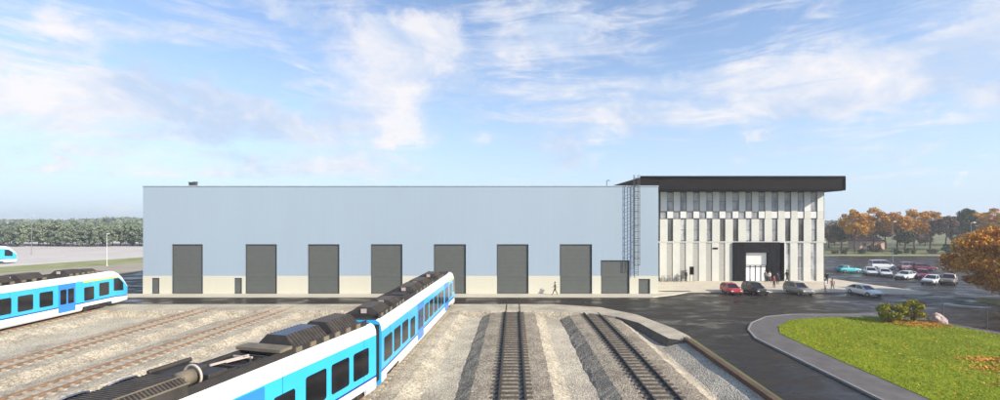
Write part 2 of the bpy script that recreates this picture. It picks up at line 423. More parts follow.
def track(ctrl, label, rail, slp, ext=None, right=1.0, yb=54.6, y_from=None):
    line = smoothpoly([c for c in ctrl]); root = empty('railway_track', (line[0][0], line[0][1], 0))
    ox, oy = line[0]
    rs = resample(line, .5)
    dark = rail == 'rail_dark'
    bed = MB(); V = []; prof = [(-3.75,GZ-.02),(-3.5,GZ+.12),(-2.6,-.22),(-1.9,-.17),(1.9,-.17),(2.6,-.22),(3.1+.2*right,GZ+.16),(3.8,GZ-.02)]
    rb = [r for r in rs if r[0].y < yb]
    for i, (p, d) in enumerate(rb):
        nn = Vector((d.y, -d.x)); tp = max(.0, 1-(max(0, p.y-(yb-1.6))/1.6)*.3)
        for a, z in prof:
            jit = rnd.uniform(-.05,.05)
            V.append((p.x+nn.x*(a+jit), p.y+nn.y*(a+jit), (z if abs(a) < 2 else z+rnd.uniform(-.03,.03))))
    k = len(prof)
    bed.add(V, [(i*k+j, i*k+j+1, (i+1)*k+j+1, (i+1)*k+j) for i in range(len(rb)-1) for j in range(k-1) if not (dark and j < 5)])
    if dark: bed.add(V, [(i*k+j, i*k+j+1, (i+1)*k+j+1, (i+1)*k+j) for i in range(len(rb)-1) for j in range(5)], 1)  # top and left slope painted dark, sun-facing right slope kept pale
    struct(bed.build('ballast_bed', ['ballast','ballast_dark']))
    for sd in (-.8, .8):
        r = MB(); V = []; pr = [(-.12,-.13),(.12,-.13),(.03,-.09),(.03,-.02),(.05,0),(.05,.03),(-.05,.03),(-.05,0),(-.03,-.02),(-.03,-.09)]
        pts = [q for q in rs if q[0].y < yb+.8]
        if ext: pts = pts + [(Vector((pts[-1][0].x, y)), pts[-1][1]) for y in np.arange(yb+1.2, ext, .8)]
        for p, d in pts:
            nn = Vector((d.y,-d.x))
            for a, z in pr: V.append((p.x-ox+nn.x*(sd+a), p.y-oy+nn.y*(sd+a), z))
        k = len(pr)
        r.add(V, [(i*k+j, i*k+(j+1)%k, (i+1)*k+(j+1)%k, (i+1)*k+j) for i in range(len(pts)-1) for j in range(k)]+[tuple(range(k))])
        r.build('rail', rail, root)
    me = None
    for p, d in resample(line, .72):
        if p.y > yb-.3 or p.y < (y_from or 6): continue
        if me is None: o = sl.build('sleeper', slp, root); me = o.data
        else: o = link('sleeper', me, root)
        o.location = (p.x-ox, p.y-oy, -.198 if not dark else -.19); o.rotation_euler = (0,0,math.atan2(-d.x, d.y)+rnd.uniform(-.01,.01))
    tag(root, label, 'railway track', 'tracks leading into the depot hall')
    return root
track([(-48.0,8),(-49.2,28.7),(-50.95,57)], 'rusty track under the train standing at the far left', 'rail_rust', 'sleeper', y_from=16)
track([(-38.2,8),(-37.6,40),(-37,57)], 'rusty track on pale sleepers, next one right of the far left train', 'rail_rust', 'sleeper')
track([(-31.2,8),(-29.2,40),(-27.8,57)], 'rusty track just left of the nearest train roof', 'rail_rust', 'sleeper')
track([(-17.5,-2),(-12.0,18),(-9.9,26),(-9.7,32),(-8.75,57)], 'curving track that carries the nearest blue train', 'rail_rust', 'sleeper')
track([(-.12,8),(-.12,57)], 'straight dark track running over the road into the middle grey gate', 'rail_dark', 'sleeper_dark', ext=64.3)
track([(9.2,8),(9.2,40),(8.9,52.3)], 'dark track between the middle track and the brown wall', 'rail_dark', 'sleeper_dark', yb=51.6)

# ------------------------------------------------------------------ hall
HY = 64.5; S = HY/F
def hx(x): return (x-VX)*S
def hz(v): return H-(v-HV)*S
X0, X1, ZT = hx(143), hx(658.3), hz(185.6)
hall = empty('depot_hall', ((X0+X1)/2, HY, 0)); HC = (X0+X1)/2
tag(hall, 'long pale blue depot hall with tall grey gates and cream plinth', 'building')
ZP = hz(276)
gates = [(172,203),(245.5,277),(308,339.5),(371,402.5),(434,466),(497,528.5),(560,592)]
opens = [(hx(a), hx(b_), 0.14, hz(244.3)) for a, b_ in gates]+[(hx(601),hx(629.5),0.14,hz(260.3))]
doors = [(hx(152),hx(159.5),.14,hz(278)),(hx(234.5),hx(242),.14,hz(278)),(hx(638.5),hx(650),.14,hz(279))]
# front wall with real openings: plinth + cladding strips
def wallrects(x0, x1, z0, z1, holes):
    xs = sorted({x0,x1,*[h[0] for h in holes],*[h[1] for h in holes]}); out = []
    for a, b_ in zip(xs[:-1], xs[1:]):
        hs = [h for h in holes if h[0] <= a+1e-6 and h[1] >= b_-1e-6]
        lo = z0
        if hs: lo = max(z0, max(h[3] for h in hs))
        if lo < z1-1e-6: out.append((a,b_,lo,z1))
    return out
allh = opens+doors
g = MB()
for a,b_,z0,z1 in wallrects(X0, X1, ZP, ZT-.12, allh): g.add([(a-HC,0,z0),(b_-HC,0,z0),(b_-HC,0,z1),(a-HC,0,z1)], [(0,1,2,3)])
for a,b_,z0,z1 in wallrects(X0, X1, 0, ZP, allh): g.add([(a-HC,-.03,z0),(b_-HC,-.03,z0),(b_-HC,-.03,z1),(a-HC,-.03,z1)], [(0,1,2,3)], 1)
g.add([(X0-HC,-.03,ZP),(X1-HC,-.03,ZP),(X1-HC,0,ZP),(X0-HC,0,ZP)], [(0,1,2,3)], 1)
for sx, fl in ((X0-HC,1),(X1-HC,0)):
    f = [(0,1,2,3)] if fl else [(3,2,1,0)]
    g.add([(sx,0,ZP),(sx,42,ZP),(sx,42,ZT-.12),(sx,0,ZT-.12)], f, 0); g.add([(sx,-.03,0),(sx,42,0),(sx,42,ZP),(sx,-.03,ZP)], f, 1)
g.add([(X0-HC,42,0),(X1-HC,42,0),(X1-HC,42,ZT-.12),(X0-HC,42,ZT-.12)], [(3,2,1,0)], 0)
for a,b_,z0,z1 in allh:  # reveals
    a -= HC; b_ -= HC
    g.add([(a,-.03,z0),(a,.3,z0),(a,.3,z1),(a,-.03,z1)], [(3,2,1,0)], 0); g.add([(b_,-.03,z0),(b_,.3,z0),(b_,.3,z1),(b_,-.03,z1)], [(0,1,2,3)], 0)
    g.add([(a,-.03,z1),(b_,-.03,z1),(b_,.3,z1),(a,.3,z1)], [(0,1,2,3)], 0)
g.build('wall', ['hall_blue','plinth'], hall)
g = MB(); g.box((X0-HC-.06,-.08,ZT-.12),(X1-HC+.06,42.05,ZT)); g.build('roof', 'coping', hall)
for k, (a,b_,z0,z1) in enumerate(opens):
    g = MB(); g.box((a-HC+.1,.16,z0),(b_-HC-.1,.22,z1-.1)); gt = g.build('gate', 'gate', hall)
    s = MB(); zz = z0+.6
    while zz < z1-.3: s.box((a-HC+.1,.152,zz),(b_-HC-.1,.159,zz+.03)); zz += .62
    s.build('seam', 'gate_seam', gt)
    f = MB(); f.box((a-HC,.05,z0),(a-HC+.1,.25,z1)); f.box((b_-HC-.1,.05,z0),(b_-HC,.25,z1)); f.box((a-HC+.1,.05,z1-.1),(b_-HC-.1,.25,z1))
    f.build('frame', 'gate_frame', gt)
for a,b_,z0,z1 in doors:
    g = MB(); g.box((a-HC+.06,.14,z0),(b_-HC-.06,.2,z1-.06)); d = g.build('door', 'gate', hall)
    f = MB(); f.box((a-HC,.06,z0),(a-HC+.06,.25,z1)); f.box((b_-HC-.06,.06,z0),(b_-HC,.25,z1)); f.box((a-HC+.06,.06,z1-.06),(b_-HC-.06,.25,z1)); f.build('frame', 'gate_frame', d)
    f = MB(); f.tube((b_-HC-.2,.06,z0+1.0),(b_-HC-.2,.14,z0+1.0),.03); f.bar((b_-HC-.35,.06,z0+1.0),(b_-HC-.18,.06,z0+1.0),.03); f.build('handle', 'steel', d)
# roof details
for xa, w_, h_ in ((188.2,.45,.55),(190.3,.4,.45),(192.6,.35,.6)):
    g = MB(); g.box((-w_/2,-.2,0),(w_/2,.2,h_*.8)); g.box((-w_/2-.06,-.26,h_*.8),(w_/2+.06,.26,h_)); g.box((-w_/2-.004,-.204,h_*.3),(w_/2+.004,.204,h_*.38))
    tag(bevel(g.build('roof_vent', 'dark_steel', loc=(hx(xa),HY+.6,ZT))), {188.2:'small dark roof vent, leftmost of three on the hall roof',190.3:'lowest dark roof vent, middle one of three on the hall roof',192.6:'tallest dark roof vent, rightmost of three on the hall roof'}[xa], 'roof vent', 'vents on the hall roof')
g = MB(); g.tube((0,0,0),(0,0,.75),.05); g.tube((0,0,.75),(.35,0,.82),.05); g.tube((.35,0,.82),(.4,0,.66),.05)
tag(g.build('roof_pipe', 'dark_steel', loc=(hx(607.5),HY+.5,ZT)), 'thin bent pipe standing on the hall roof edge left of the ladder', 'pipe')
# caged ladder
lx = hx(635.6); lad = empty('caged_ladder', (lx, HY, ZP)); tag(lad, 'tall grey caged access ladder on the pale blue hall wall', 'ladder')
zt = hz(175.2)-ZP
for sd in (-.28,.28):
    g = MB(); g.bar((sd,-.28,0),(sd,-.28,zt),.06,.05); g.build('side_rail', 'dark_steel', lad)
g = MB(); z = .3
while z < zt-1.3: g.tube((-.28,-.28,z),(.28,-.28,z),.022, n=6); z += .3
g.build('rungs', 'dark_steel', lad)
g = MB(); z = 1.6
def arc(z): return [(-.28,-.28,z),(-.42,-.42,z),(-.46,-.65,z),(-.32,-.88,z),(0,-.96,z),(.32,-.88,z),(.46,-.65,z),(.42,-.42,z),(.28,-.28,z)]
while z < zt:
    A = arc(z)
    for p, q in zip(A[:-1], A[1:]): g.bar(p, q, .03, .06)
    z += .95
for j in (1,2,3,4,5,6,7):
    a = arc(1.6)[j]; g.bar(a, (a[0],a[1],zt), .035, .02)
g.build('cage', 'dark_steel', lad)
g = MB()
for z in np.arange(.6, zt-2, 2.2):
    for sd in (-.28,.28): g.bar((sd,-.28,z),(sd,-.01,z),.05,.05)
g.build('bracket', 'dark_steel', lad)

# ------------------------------------------------------------------ office
OY = 78.; So = OY/F
def ox_(x): return (x-VX)*So
def oz(v): return H-(v-HV)*So
off = empty('office_building', (ox_(742), OY, 0)); OC = ox_(742)
tag(off, 'three storey office with white vertical facade panels, black flat roof and black entrance portal', 'building')
oxa, oxb = ox_(656), ox_(825.3)
g = MB(); g.box((oxa-OC,.25,0),(oxb-OC,26,15.5)); g.build('wall', 'glass_dark', off)
# roof slab: profile with sloping left end
RY0, RY1 = 74.9-OY, 27.
rzb, rzt = 15.55, 10.7+42.6*75.2/F
lx0, lx1 = (613-VX)*75.2/F-OC, (640-VX)*75.2/F-OC; rx = (843-VX)*75.2/F-OC
g = MB()
pr = [(lx0, rzt-1.35),(lx1, rzt),(rx, rzt),(rx, rzb+.25),(rx-.3, rzb),(hx(658.3)+.02-OC, rzb),(hx(658.3)+.02-OC, rzt-1.45)]
n = len(pr)
g.add([(x,RY0,z) for x,z in pr]+[(x,RY1,z) for x,z in pr], [tuple(range(n))[::-1], tuple(range(n,2*n))]+[(i,(i+1)%n,n+(i+1)%n,n+i) for i in range(n)])
roof = g.build('roof', 'fascia', off)
g = MB(); g.bar((lx1,RY0-.06,rzt+.03),(rx+.08,RY0-.06,rzt+.03),.2,.36); g.bar((hx(658.3)-OC,RY0-.06,rzb+.1),(rx+.08,RY0-.06,rzb+.22),.2,.3)
g.bar((rx+.02,RY0-.06,rzb+.2),(rx+.02,RY0-.06,rzt),.24,.2); g.bar((rx+.03,RY0,rzt+.03),(rx+.03,RY1,rzt+.03),.2,.36); g.build('trim', 'fascia_edge', roof)
cx = [663.6+13.05*i for i in range(13)]
pw = 6.2*So
def panel(x, w, v0, v1, mat, name='facade_panel', y=-.12, th=.2, parent=off):
    g = MB(); g.box((ox_(x)-w/2-OC, y, oz(v1)), (ox_(x)+w/2-OC, y+th, oz(v0))); return g.build(name, mat, parent)
def window(x, w, v0, v1, mat, mull=0):
    g = MB(); xa, xb, za, zb = ox_(x)-w/2-OC, ox_(x)+w/2-OC, oz(v1), oz(v0)
    g.box((xa,.08,za),(xb,.12,zb)); o = g.build('window', mat, off)
    f = MB(); f.box((xa,.03,za),(xa+.07,.079,zb)); f.box((xb-.07,.03,za),(xb,.079,zb)); f.box((xa+.07,.03,za),(xb-.07,.079,za+.08)); f.box((xa+.07,.03,zb-.08),(xb-.07,.079,zb))
    for q in range(mull): z = za+(zb-za)*(q+1)/(mull+1); f.box((xa+.07,.03,z-.04),(xb-.07,.079,z+.04))
    f.build('frame', 'dark_steel' if mull < 2 else 'panel_white', o)
for i, x in enumerate(cx):
    gx = x+6.5; last = i == 12
    gw = pw*1.04
    panel(x, pw, 191.5, 211.2, 'panel_white')
    if not last: window(gx, gw+.12, 192, 211, 'glass_grey', 1)
    # chequered band
    if i < 8: window(x, pw+.1, 211.4, 218.9, 'glass_grey')
    else: panel(x, pw, 211.3, 219, 'panel_cream')
    if not last: panel(gx, gw-.1, 211.4 if i < 8 else 211.5, 218.2, 'panel_white', y=-.08 if i < 8 else -.02)
    panel(x, pw*1.22, 219.1, 241.3, 'panel_cream')
    if not last: window(gx, gw*.84, 219, 241, ['glass_dark','glass_grey','glass_dark','glass_light','glass_grey'][(i*3)%5], 1)
# first-floor edge
g = MB(); g.box((oxa-OC,-.16,oz(242.6)),(oxb-OC,.0,oz(241.4))); g.build('ledge', 'panel_cream', off)
for i, x in enumerate(cx):
    if 731 < x < 777: continue
    w = pw*1.12
    panel(x-.6, w, 242.8, 281.2, 'panel_cream')
    gx = x+6.2
    if gx < 734: panel(gx, pw*1.0, 243, 280.9, 'panel_perf', 'screen', y=-.02, th=.1)
    elif gx < 824: window(gx, pw*.95, 243, 281, ['glass_grey','glass_light'][i%2], 2)
panel(782, pw*1.2, 242.8, 281.2, 'panel_cream')
panel(657.4, .5, 192, 281, 'glass_dark', 'corner_strip')
# dark sign
g = MB(); g.box((ox_(712.5)-OC,-.2,oz(249.2)),(ox_(717.5)-OC,-.121,oz(247.6))); g.build('wall_sign', 'fascia_edge', off)
# portal
px0, px1, pzt = ox_(732.8)-OC, ox_(778.5)-OC, oz(242.2)
ix0, ix1, izt = ox_(744.6)-OC, ox_(766.4)-OC, oz(252.6)
por = MB(); por.box((px0,-.5,.14),(ix0,-.125,pzt)); por.box((ix1,-.5,.14),(px1,-.125,pzt)); por.box((ix0,-.5,izt),(ix1,-.125,pzt))
po = por.build('portal', 'portal', off)
g = MB()
for xx in list(np.arange(px0+.3, ix0-.1, .42))+list(np.arange(ix1+.3, px1-.1, .42)): g.box((xx,-.53,.14),(xx+.05,-.501,pzt-.1))
g.build('rib', 'portal', po)
g = MB(); g.box((ix0,.02,oz(265.2)),(ix1,.07,izt)); g.build('blind', 'blind', off)
g = MB(); g.box((ix0,.15,.14),(ix1,.2,oz(265.2))); g.build('lobby_glazing', 'lit', off)
dr = MB()
for q in np.linspace(ix0+.05, ix1-.05, 5): dr.box((q-.05,-.05,.14),(q+.05,.1,oz(265.2)))
dr.box((ix0+.1,-.05,2.5),(ix1-.1,.0,2.62)); dr.box((ix0,-.08,oz(265.8)),(ix1,.0,oz(265.2)))
dr.build('entrance_frame', 'portal', off)

# bicycles at the rack
def make_bike():
    r = empty('bicycle')
    for wx in (-.52,.52):
        g = MB(); g.ring((wx,0,.34),(0,1,0),.32,.022,20,5)
        for a in range(8): g.bar((wx,0,.34),(wx+.31*math.cos(a*.785),0,.34+.31*math.sin(a*.785)),.008)
        g.build('wheel', 'rubber', r)
    g = MB(); B_=(-.1,0,.3); Sx=(-.22,0,.78); Hd=(.36,0,.8)
    for p,q in ((B_,Sx),(B_,Hd),(Sx,Hd),(Sx,(-.52,0,.34)),(B_,(-.52,0,.34)),(Hd,(.52,0,.34)),(Hd,(.33,0,.98)),(Sx,(-.25,0,.92))): g.tube(p,q,.02,n=6)
    g.build('frame', 'dark_steel', r)
    g = MB(); g.add([(-.38,-.08,.92),(-.38,.08,.92),(-.1,.02,.93),(-.1,-.02,.93),(-.36,-.07,.97),(-.36,.07,.97),(-.12,.015,.96),(-.12,-.015,.96)],[(0,1,2,3),(7,6,5,4),(0,4,5,1),(1,5,6,2),(2,6,7,3),(3,7,4,0)]); g.build('saddle','rubber',r)
    g = MB(); g.tube((.33,-.28,1.0),(.33,.28,1.0),.018,n=6); g.build('handlebar','rubber',r)
    return r
bk = make_bike(); bl = ['dark bicycle nearest the blue hall corner, parked by the office wall','dark bicycle parked by the office wall, second from the blue hall','dark bicycle parked by the office wall, third from the blue hall','dark bicycle by the office wall, nearest the person in black']
for i, x in enumerate((661,666.5,673,679)):
    o = bk if i == 0 else copy_tree(bk); o.location = (ox_(x), 77.0, .14); o.rotation_euler = (0,0,R(35+i*9)); tag(o, bl[i], 'bicycle', 'bicycles parked by the office')
g = MB()
for i in range(6):
    x = -1.9+i*.76
    g.tube((x,-.2,0),(x,-.2,.6),.02,n=6); g.tube((x,.2,0),(x,.2,.6),.02,n=6); g.tube((x,-.2,.6),(x,.2,.6),.02,n=6)
g.bar((-2,0,.02),(2,0,.02),.04)
tag(g.build('bike_rack','steel',loc=(ox_(670),77.35,.14)), 'low steel bicycle rack at the foot of the office wall', 'bike rack')
# black notice board on legs
nb = empty('notice_board', (ox_(690),77.3,.14)); tag(nb, 'black notice board on thin legs by the office wall', 'notice board')
for sd in (-.28,.28): g = MB(); g.bar((sd,0,0),(sd,0,2.5),.06); g.build('leg','dark_steel',nb)
g = MB(); g.box((-.36,-.09,1.15),(.36,-.03,2.55)); g.build('panel','fascia_edge',nb)

# ------------------------------------------------------------------ people
def make_person(name, label, loc, rz, cols, pose='walk', height=1.75, hairlong=False, group=None):
    st, trou, skin = cols
    s = height*1.06/1.75
    if pose == 'walk':
        la, lb, lk_, lk2 = (.34,0,.09), (-.34,0,.12), (.20,0,.48), (-.12,0,.50); ha, hb = (-.22,.26,.95), (.26,-.26,.98); ea, eb = (-.12,.27,1.16),(.06,-.27,1.15)
    else:
        la, lb, lk_, lk2 = (.03,.11,.06), (-.02,-.11,.06), (.03,.10,.48), (.0,-.10,.48); ha, hb = (.06,.28,.84),(.05,-.28,.84); ea, eb = (-.02,.27,1.12),(-.02,-.27,1.12)
    J = [((0,0,.92),.135),((0,0,1.1),.125),((0,0,1.3),.15),((0,0,1.43),.11),((0,0,1.52),.055),((.015,0,1.60),.075),((.02,0,1.67),.085),
         ((0,.19,1.41),.065),(ea,.045),(ha,.035),((0,-.19,1.41),.065),(eb,.045),(hb,.035),
         ((0,.10,.86),.10),((lk_[0],.10,lk_[2]),.065),((la[0],.10,la[2]),.045),((la[0]+.16,.11,.04),.038),
         ((0,-.10,.86),.10),((lk2[0],-.10,lk2[2]),.065),((lb[0],-.10,lb[2]),.045),((lb[0]+.16,-.11,.04 if pose!='walk' else .05),.038)]
    for hnd, sd in ((9,1),(12,-1)):
        h0 = J[hnd][0]
        J.append(((h0[0]+.03,h0[1],h0[2]-.09),.028))
    E = [(0,1),(1,2),(2,3),(3,4),(4,5),(5,6),(3,7),(7,8),(8,9),(3,10),(10,11),(11,12),(0,13),(13,14),(14,15),(15,16),(0,17),(17,18),(18,19),(19,20),(9,21),(12,22)]
    me = bpy.data.meshes.new('tmp'); me.from_pydata([tuple(c*s for c in j[0]) for j in J], E, [])
    o = bpy.data.objects.new('tmp', me); COL.objects.link(o)
    sk = o.modifiers.new('s','SKIN'); sl_ = me.skin_vertices[0].data
    for i, j in enumerate(J): sl_[i].radius = (j[1]*s, j[1]*s*(1.25 if i in (0,1,2) else 1)); sl_[i].use_root = i == 0
    sub = o.modifiers.new('u','SUBSURF'); sub.levels = 1; sub.render_levels = 1
    dg = bpy.context.evaluated_depsgraph_get(); dg.update()
    nm = bpy.data.meshes.new_from_object(o.evaluated_get(dg)); bpy.data.objects.remove(o)
    nm.materials.clear()
    for q in (st, trou, skin, 'rubber'): nm.materials.append(M[q])
    for p in nm.polygons:
        c = p.center/s; r_ = math.hypot(c.x, c.y)
        handd = min((Vector(c)-Vector(J[k][0])).length for k in (21,22,9,12))
        p.material_index = 2 if c.z > 1.48 or handd < .085 else 3 if c.z < .085 else 1 if c.z < .93 and abs(c.y) < .22 else 0
        p.use_smooth = True
    root = link(name, nm, None, loc); root.rotation_euler = (0,0,rz)
    hm = MB(); N=10
    for k in range(5):
        for i in range(N):
            a = 2*math.pi*i/N; ph = math.pi/2*(1-k/4*1.35); r = .108*math.cos(ph)
            hm.v.append((s*(-.005+r*math.cos(a)*1.05-(.015 if k==4 else 0)), s*(r*math.sin(a)), s*(1.68+.10*math.sin(ph))-(s*.12 if hairlong and k==4 and math.cos(a) < .3 else 0)))
    for k in range(4):
        for i in range(N): hm.f.append((k*N+i,(k+1)*N+i,(k+1)*N+(i+1)%N,k*N+(i+1)%N)); hm.m.append(0)
    hm.build('hair','hair',root,smooth=True)
    fm = MB()
    for sd in (-.03,.03): fm.box((s*.098,s*(sd-.01),s*1.655),(s*.108,s*(sd+.01),s*1.668))
    fm.build('eyes','hair',root)
    fm = MB(); fm.add([(s*.095,-.012*s,s*1.62),(s*.095,.012*s,s*1.62),(s*.125,0,s*1.625),(s*.098,0,s*1.66)],[(0,1,2),(0,2,3),(2,1,3),(0,3,1)]); fm.build('nose',skin,root)
    tag(root, label, 'person', group); return root
def P_(x, v, z=.14):
    Y = (H-z)*F/(v-HV); return ((x-VX)*Y/F, Y, z)
make_person('person','person in dark clothes striding along the apron between two hall gates', P_(555,295), R(180), ('cloth_grey','cloth_black','skin'))
make_person('person','person in black standing in front of the black notice board', P_(686,281.6), R(-60), ('cloth_black','cloth_black','skin'),'stand',1.85)
make_person('person','person in pale top walking out by the entrance portal', P_(769.5,282.5), R(-100), ('cloth_white','cloth_grey','skin'),'walk',1.8)
make_person('person','person in grey jacket standing closest to the glass entrance doors', P_(765.5,281.8), R(-80), ('cloth_grey','cloth_navy','skin'),'stand',1.8)
make_person('person','person in wine red top standing nearest the kerb in front of the portal', P_(774,287.5), R(-70), ('cloth_red','cloth_black','skin'),'stand',1.8)
make_person('person','person in navy jacket right of the portal group', P_(777.6,284.5), R(-120), ('cloth_navy','cloth_black','skin'),'stand',1.85)
make_person('person','lone person in black walking beside the office windows', P_(787,282.2), R(0), ('cloth_black','cloth_black','skin'),'walk',1.9)
make_person('person','person in black standing at the right corner of the office', P_(826.8,284), R(30), ('cloth_black','cloth_navy','skin'),'stand',1.85)
make_person('person','person in pale clothes, left one of a pair beside the white car', P_(825.2,291.8), R(-60), ('cloth_white','cloth_pink','skin'),'stand',1.75,True)
make_person('person','person in rose top, right one of a pair beside the white car', P_(832.5,291.8), R(-110), ('cloth_pink','cloth_white','skin'),'walk',1.85)

# ------------------------------------------------------------------ cars (built facing +X)
def make_car(paint, kind='hatch'):
    r = empty('parked_car')
    if kind == 'sedan': L, Ht = 4.6, 1.43; st = [(-2.3,.5,.78),(-2.15,.3,.95),(-1.6,.22,.98),(-.9,.2,.96),(.75,.2,.93),(1.6,.22,.84),(2.1,.28,.72),(2.28,.42,.6)]; cab = [(-1.95,.97),(-1.15,Ht),(.15,Ht),(1.05,.93)]
    elif kind == 'suv': L, Ht = 4.5, 1.68; st = [(-2.25,.5,1.0),(-2.18,.32,1.08),(-1.5,.25,1.08),(.8,.25,1.05),(1.6,.27,.98),(2.1,.32,.86),(2.22,.48,.7)]; cab = [(-2.12,1.08),(-1.8,Ht-.02),(.2,Ht),(.98,1.05)]
    elif kind == 'van': L, Ht = 4.9, 1.95; st = [(-2.45,.45,1.15),(-2.4,.3,1.2),(.9,.25,1.15),(1.9,.27,1.0),(2.3,.32,.85),(2.42,.5,.7)]; cab = [(-2.38,1.2),(-2.25,Ht-.03),(.7,Ht),(1.6,1.08)]
    else: L, Ht = 4.0, 1.5; st = [(-2.0,.5,.9),(-1.92,.3,1.0),(-1.4,.22,1.0),(.7,.22,.95),(1.4,.24,.86),(1.85,.3,.74),(1.98,.45,.6)]; cab = [(-1.92,.99),(-1.55,Ht-.04),(.0,Ht),(.95,.94)]
    w = .9; V = []; ring_ = lambda x,zl,zt,ww: [(x,-ww*.92,zl),(x,-ww,zl+.12),(x,-ww,(zl+zt)/2+.08),(x,-ww*.93,zt-.02),(x,-ww*.6,zt+.025),(x,ww*.6,zt+.025),(x,ww*.93,zt-.02),(x,ww,(zl+zt)/2+.08),(x,ww,zl+.12),(x,ww*.92,zl)]
    for i,(x,zl,zt_) in enumerate(st): V += ring_(x,zl,zt_,w*(.86 if i in (0,len(st)-1) else .96 if i in (1,len(st)-2) else 1))
    k = 10; n = len(st); g = MB(); g.add(V, [(i*k+j,i*k+(j+1)%k,(i+1)*k+(j+1)%k,(i+1)*k+j) for i in range(n-1) for j in range(k)]+[tuple(range(k))[::-1],tuple((n-1)*k+j for j in range(k))])
    b_ = g.build('body', paint, r); bevel(b_,.03)
    # greenhouse
    g = MB(); (xa,za),(xb,zb),(xc,zc),(xd,zd) = cab
    Q = [(xa,-.80,za),(xb,-.62,zb-.05),(xc,-.62,zc-.05),(xd,-.78,zd)]; Q2 = [(x,-y,z) for x,y,z in Q]
    g.add(Q+Q2, [(3,2,1,0),(4,5,6,7),(0,1,5,4),(2,3,7,6),(1,2,6,5)]); gl = g.build('glass','car_glass',r)
    g = MB(); V = []
    for x,z,ww in ((xb-.08,zb-.06,.60),(xb+.1,zb-.0,.62),((xb+xc)/2,Ht+.03,.60),(xc-.1,zc+.0,.62),(xc+.1,zc-.06,.60)): V += [(x,-ww-.03,z-.05),(x,-ww*.8,z),(x,ww*.8,z),(x,ww+.03,z-.05)]
    g.add(V,[(i*4+j,(i+1)*4+j,(i+1)*4+j+1,i*4+j+1)[::1] for i in range(4) for j in range(3)]); g.build('roof',paint,r,smooth=True)
    g = MB()
    for sd in (-1,1):
        for p,q in (((xa,.80,za),(xb,.62,zb-.05)),((xd,.78,zd),(xc,.62,zc-.05)),(((xa+xd)/2-.05,.80,(za+zd)/2),((xb+xc)/2,.625,Ht-.05))): g.bar((p[0],sd*(p[1]+.005),p[2]),(q[0],sd*(q[1]+.005),q[2]),.07,.05)
    g.build('pillars',paint,r)
    for sx in (st[1][0]+.72, st[-2][0]-.62):
        for sd in (-1,1):
            g = MB(); g.tube((0,-.1,0),(0,.1,0),.32,n=20); o = g.build('wheel','rubber',r,(sx,sd*.83,.32))
            g = MB(); g.tube((0,sd*.1,0),(0,sd*.112,0),.2,n=16); g.build('rim','rim',o)
    for sd in (-1,1):
        g = MB(); g.box((-.04,-.16,-.07),(.06,.16,.07)); bevel(g.build('headlight','lamp_white',r,(st[-1][0]-.03,sd*.62,st[-1][2]+.03)),.02)
        g = MB(); g.box((-.06,-.14,-.08),(.04,.14,.08)); bevel(g.build('tail_light','lamp_red',r,(st[0][0]+.03,sd*.64,st[0][2]-.05)),.02)
        g = MB(); g.box((-.08,-.09,-.06),(.08,.09,.06)); bevel(g.build('mirror',paint,r,(xd-.25,sd*.95,zd+.06)),.02)
    g = MB(); g.box((st[-1][0]-.01,-.55,.36),(st[-1][0]+.03,.55,.5)); g.build('grille','rubber',r)
    return r
def paint(name, c): M[name] = simple(name, c, .35, .1, var=.04, coat=.5); return name
for nme, c in (('red_paint',(.42,.015,.03)),('black_paint',(.004,.004,.005)),('silver_paint',(.19,.18,.175)),('white_paint',(.8,.8,.78)),('teal_paint',(.03,.42,.46)),('maroon_paint',(.28,.05,.08)),('rose_paint',(.48,.26,.28)),('brown_paint',(.24,.19,.14))): paint(nme,c)
def place(paintn, kind, x, v, deg, label, X=None):
    c = make_car(paintn, kind); p = gp(x, v); Y = p[1]
    c.location = (p[0] if X is None else X, Y, .0); c.rotation_euler = (0,0,R(deg)); tag(c, label, 'car', 'cars parked around the office'); return c
place('red_paint','hatch',731,293.6,-93,'red hatchback parked nose out in front of the black portal')
place('black_paint','suv',754.5,293.9,-90,'black car parked between the red hatchback and the portal people')
place('silver_paint','suv',798,293.9,-88,'dark silver car parked alone right of the black car')
place('white_paint','sedan',864,295,-84,'white saloon parked alone near the lawn, rightmost of the front row')
place('teal_paint','sedan',848,272.3,4,'bright turquoise saloon in the car park behind the office corner')
place('white_paint','hatch',870.5,275,-118,'small white hatchback just right of the turquoise saloon')
place('white_paint','van',882,269,-8,'white van standing behind two small white cars')
place('white_paint','sedan',884.5,276,-120,'white saloon in front of the white van')
place('white_paint','sedan',906,278.8,-155,'white saloon parked alone left of the maroon cars')
place('rose_paint','suv',911,270,-12,'dusty rose car in the back row of the car park')
place('maroon_paint','hatch',924,270.6,-20,'maroon hatchback in the back row, right of the rose car')
place('maroon_paint','suv',922.5,278.5,-128,'maroon car seen end on, in front of the back row')
place('white_paint','hatch',932,283.8,-150,'white hatchback nearest the orange tree')
place('brown_paint','suv',949,284,-140,'brown car half behind the orange tree')

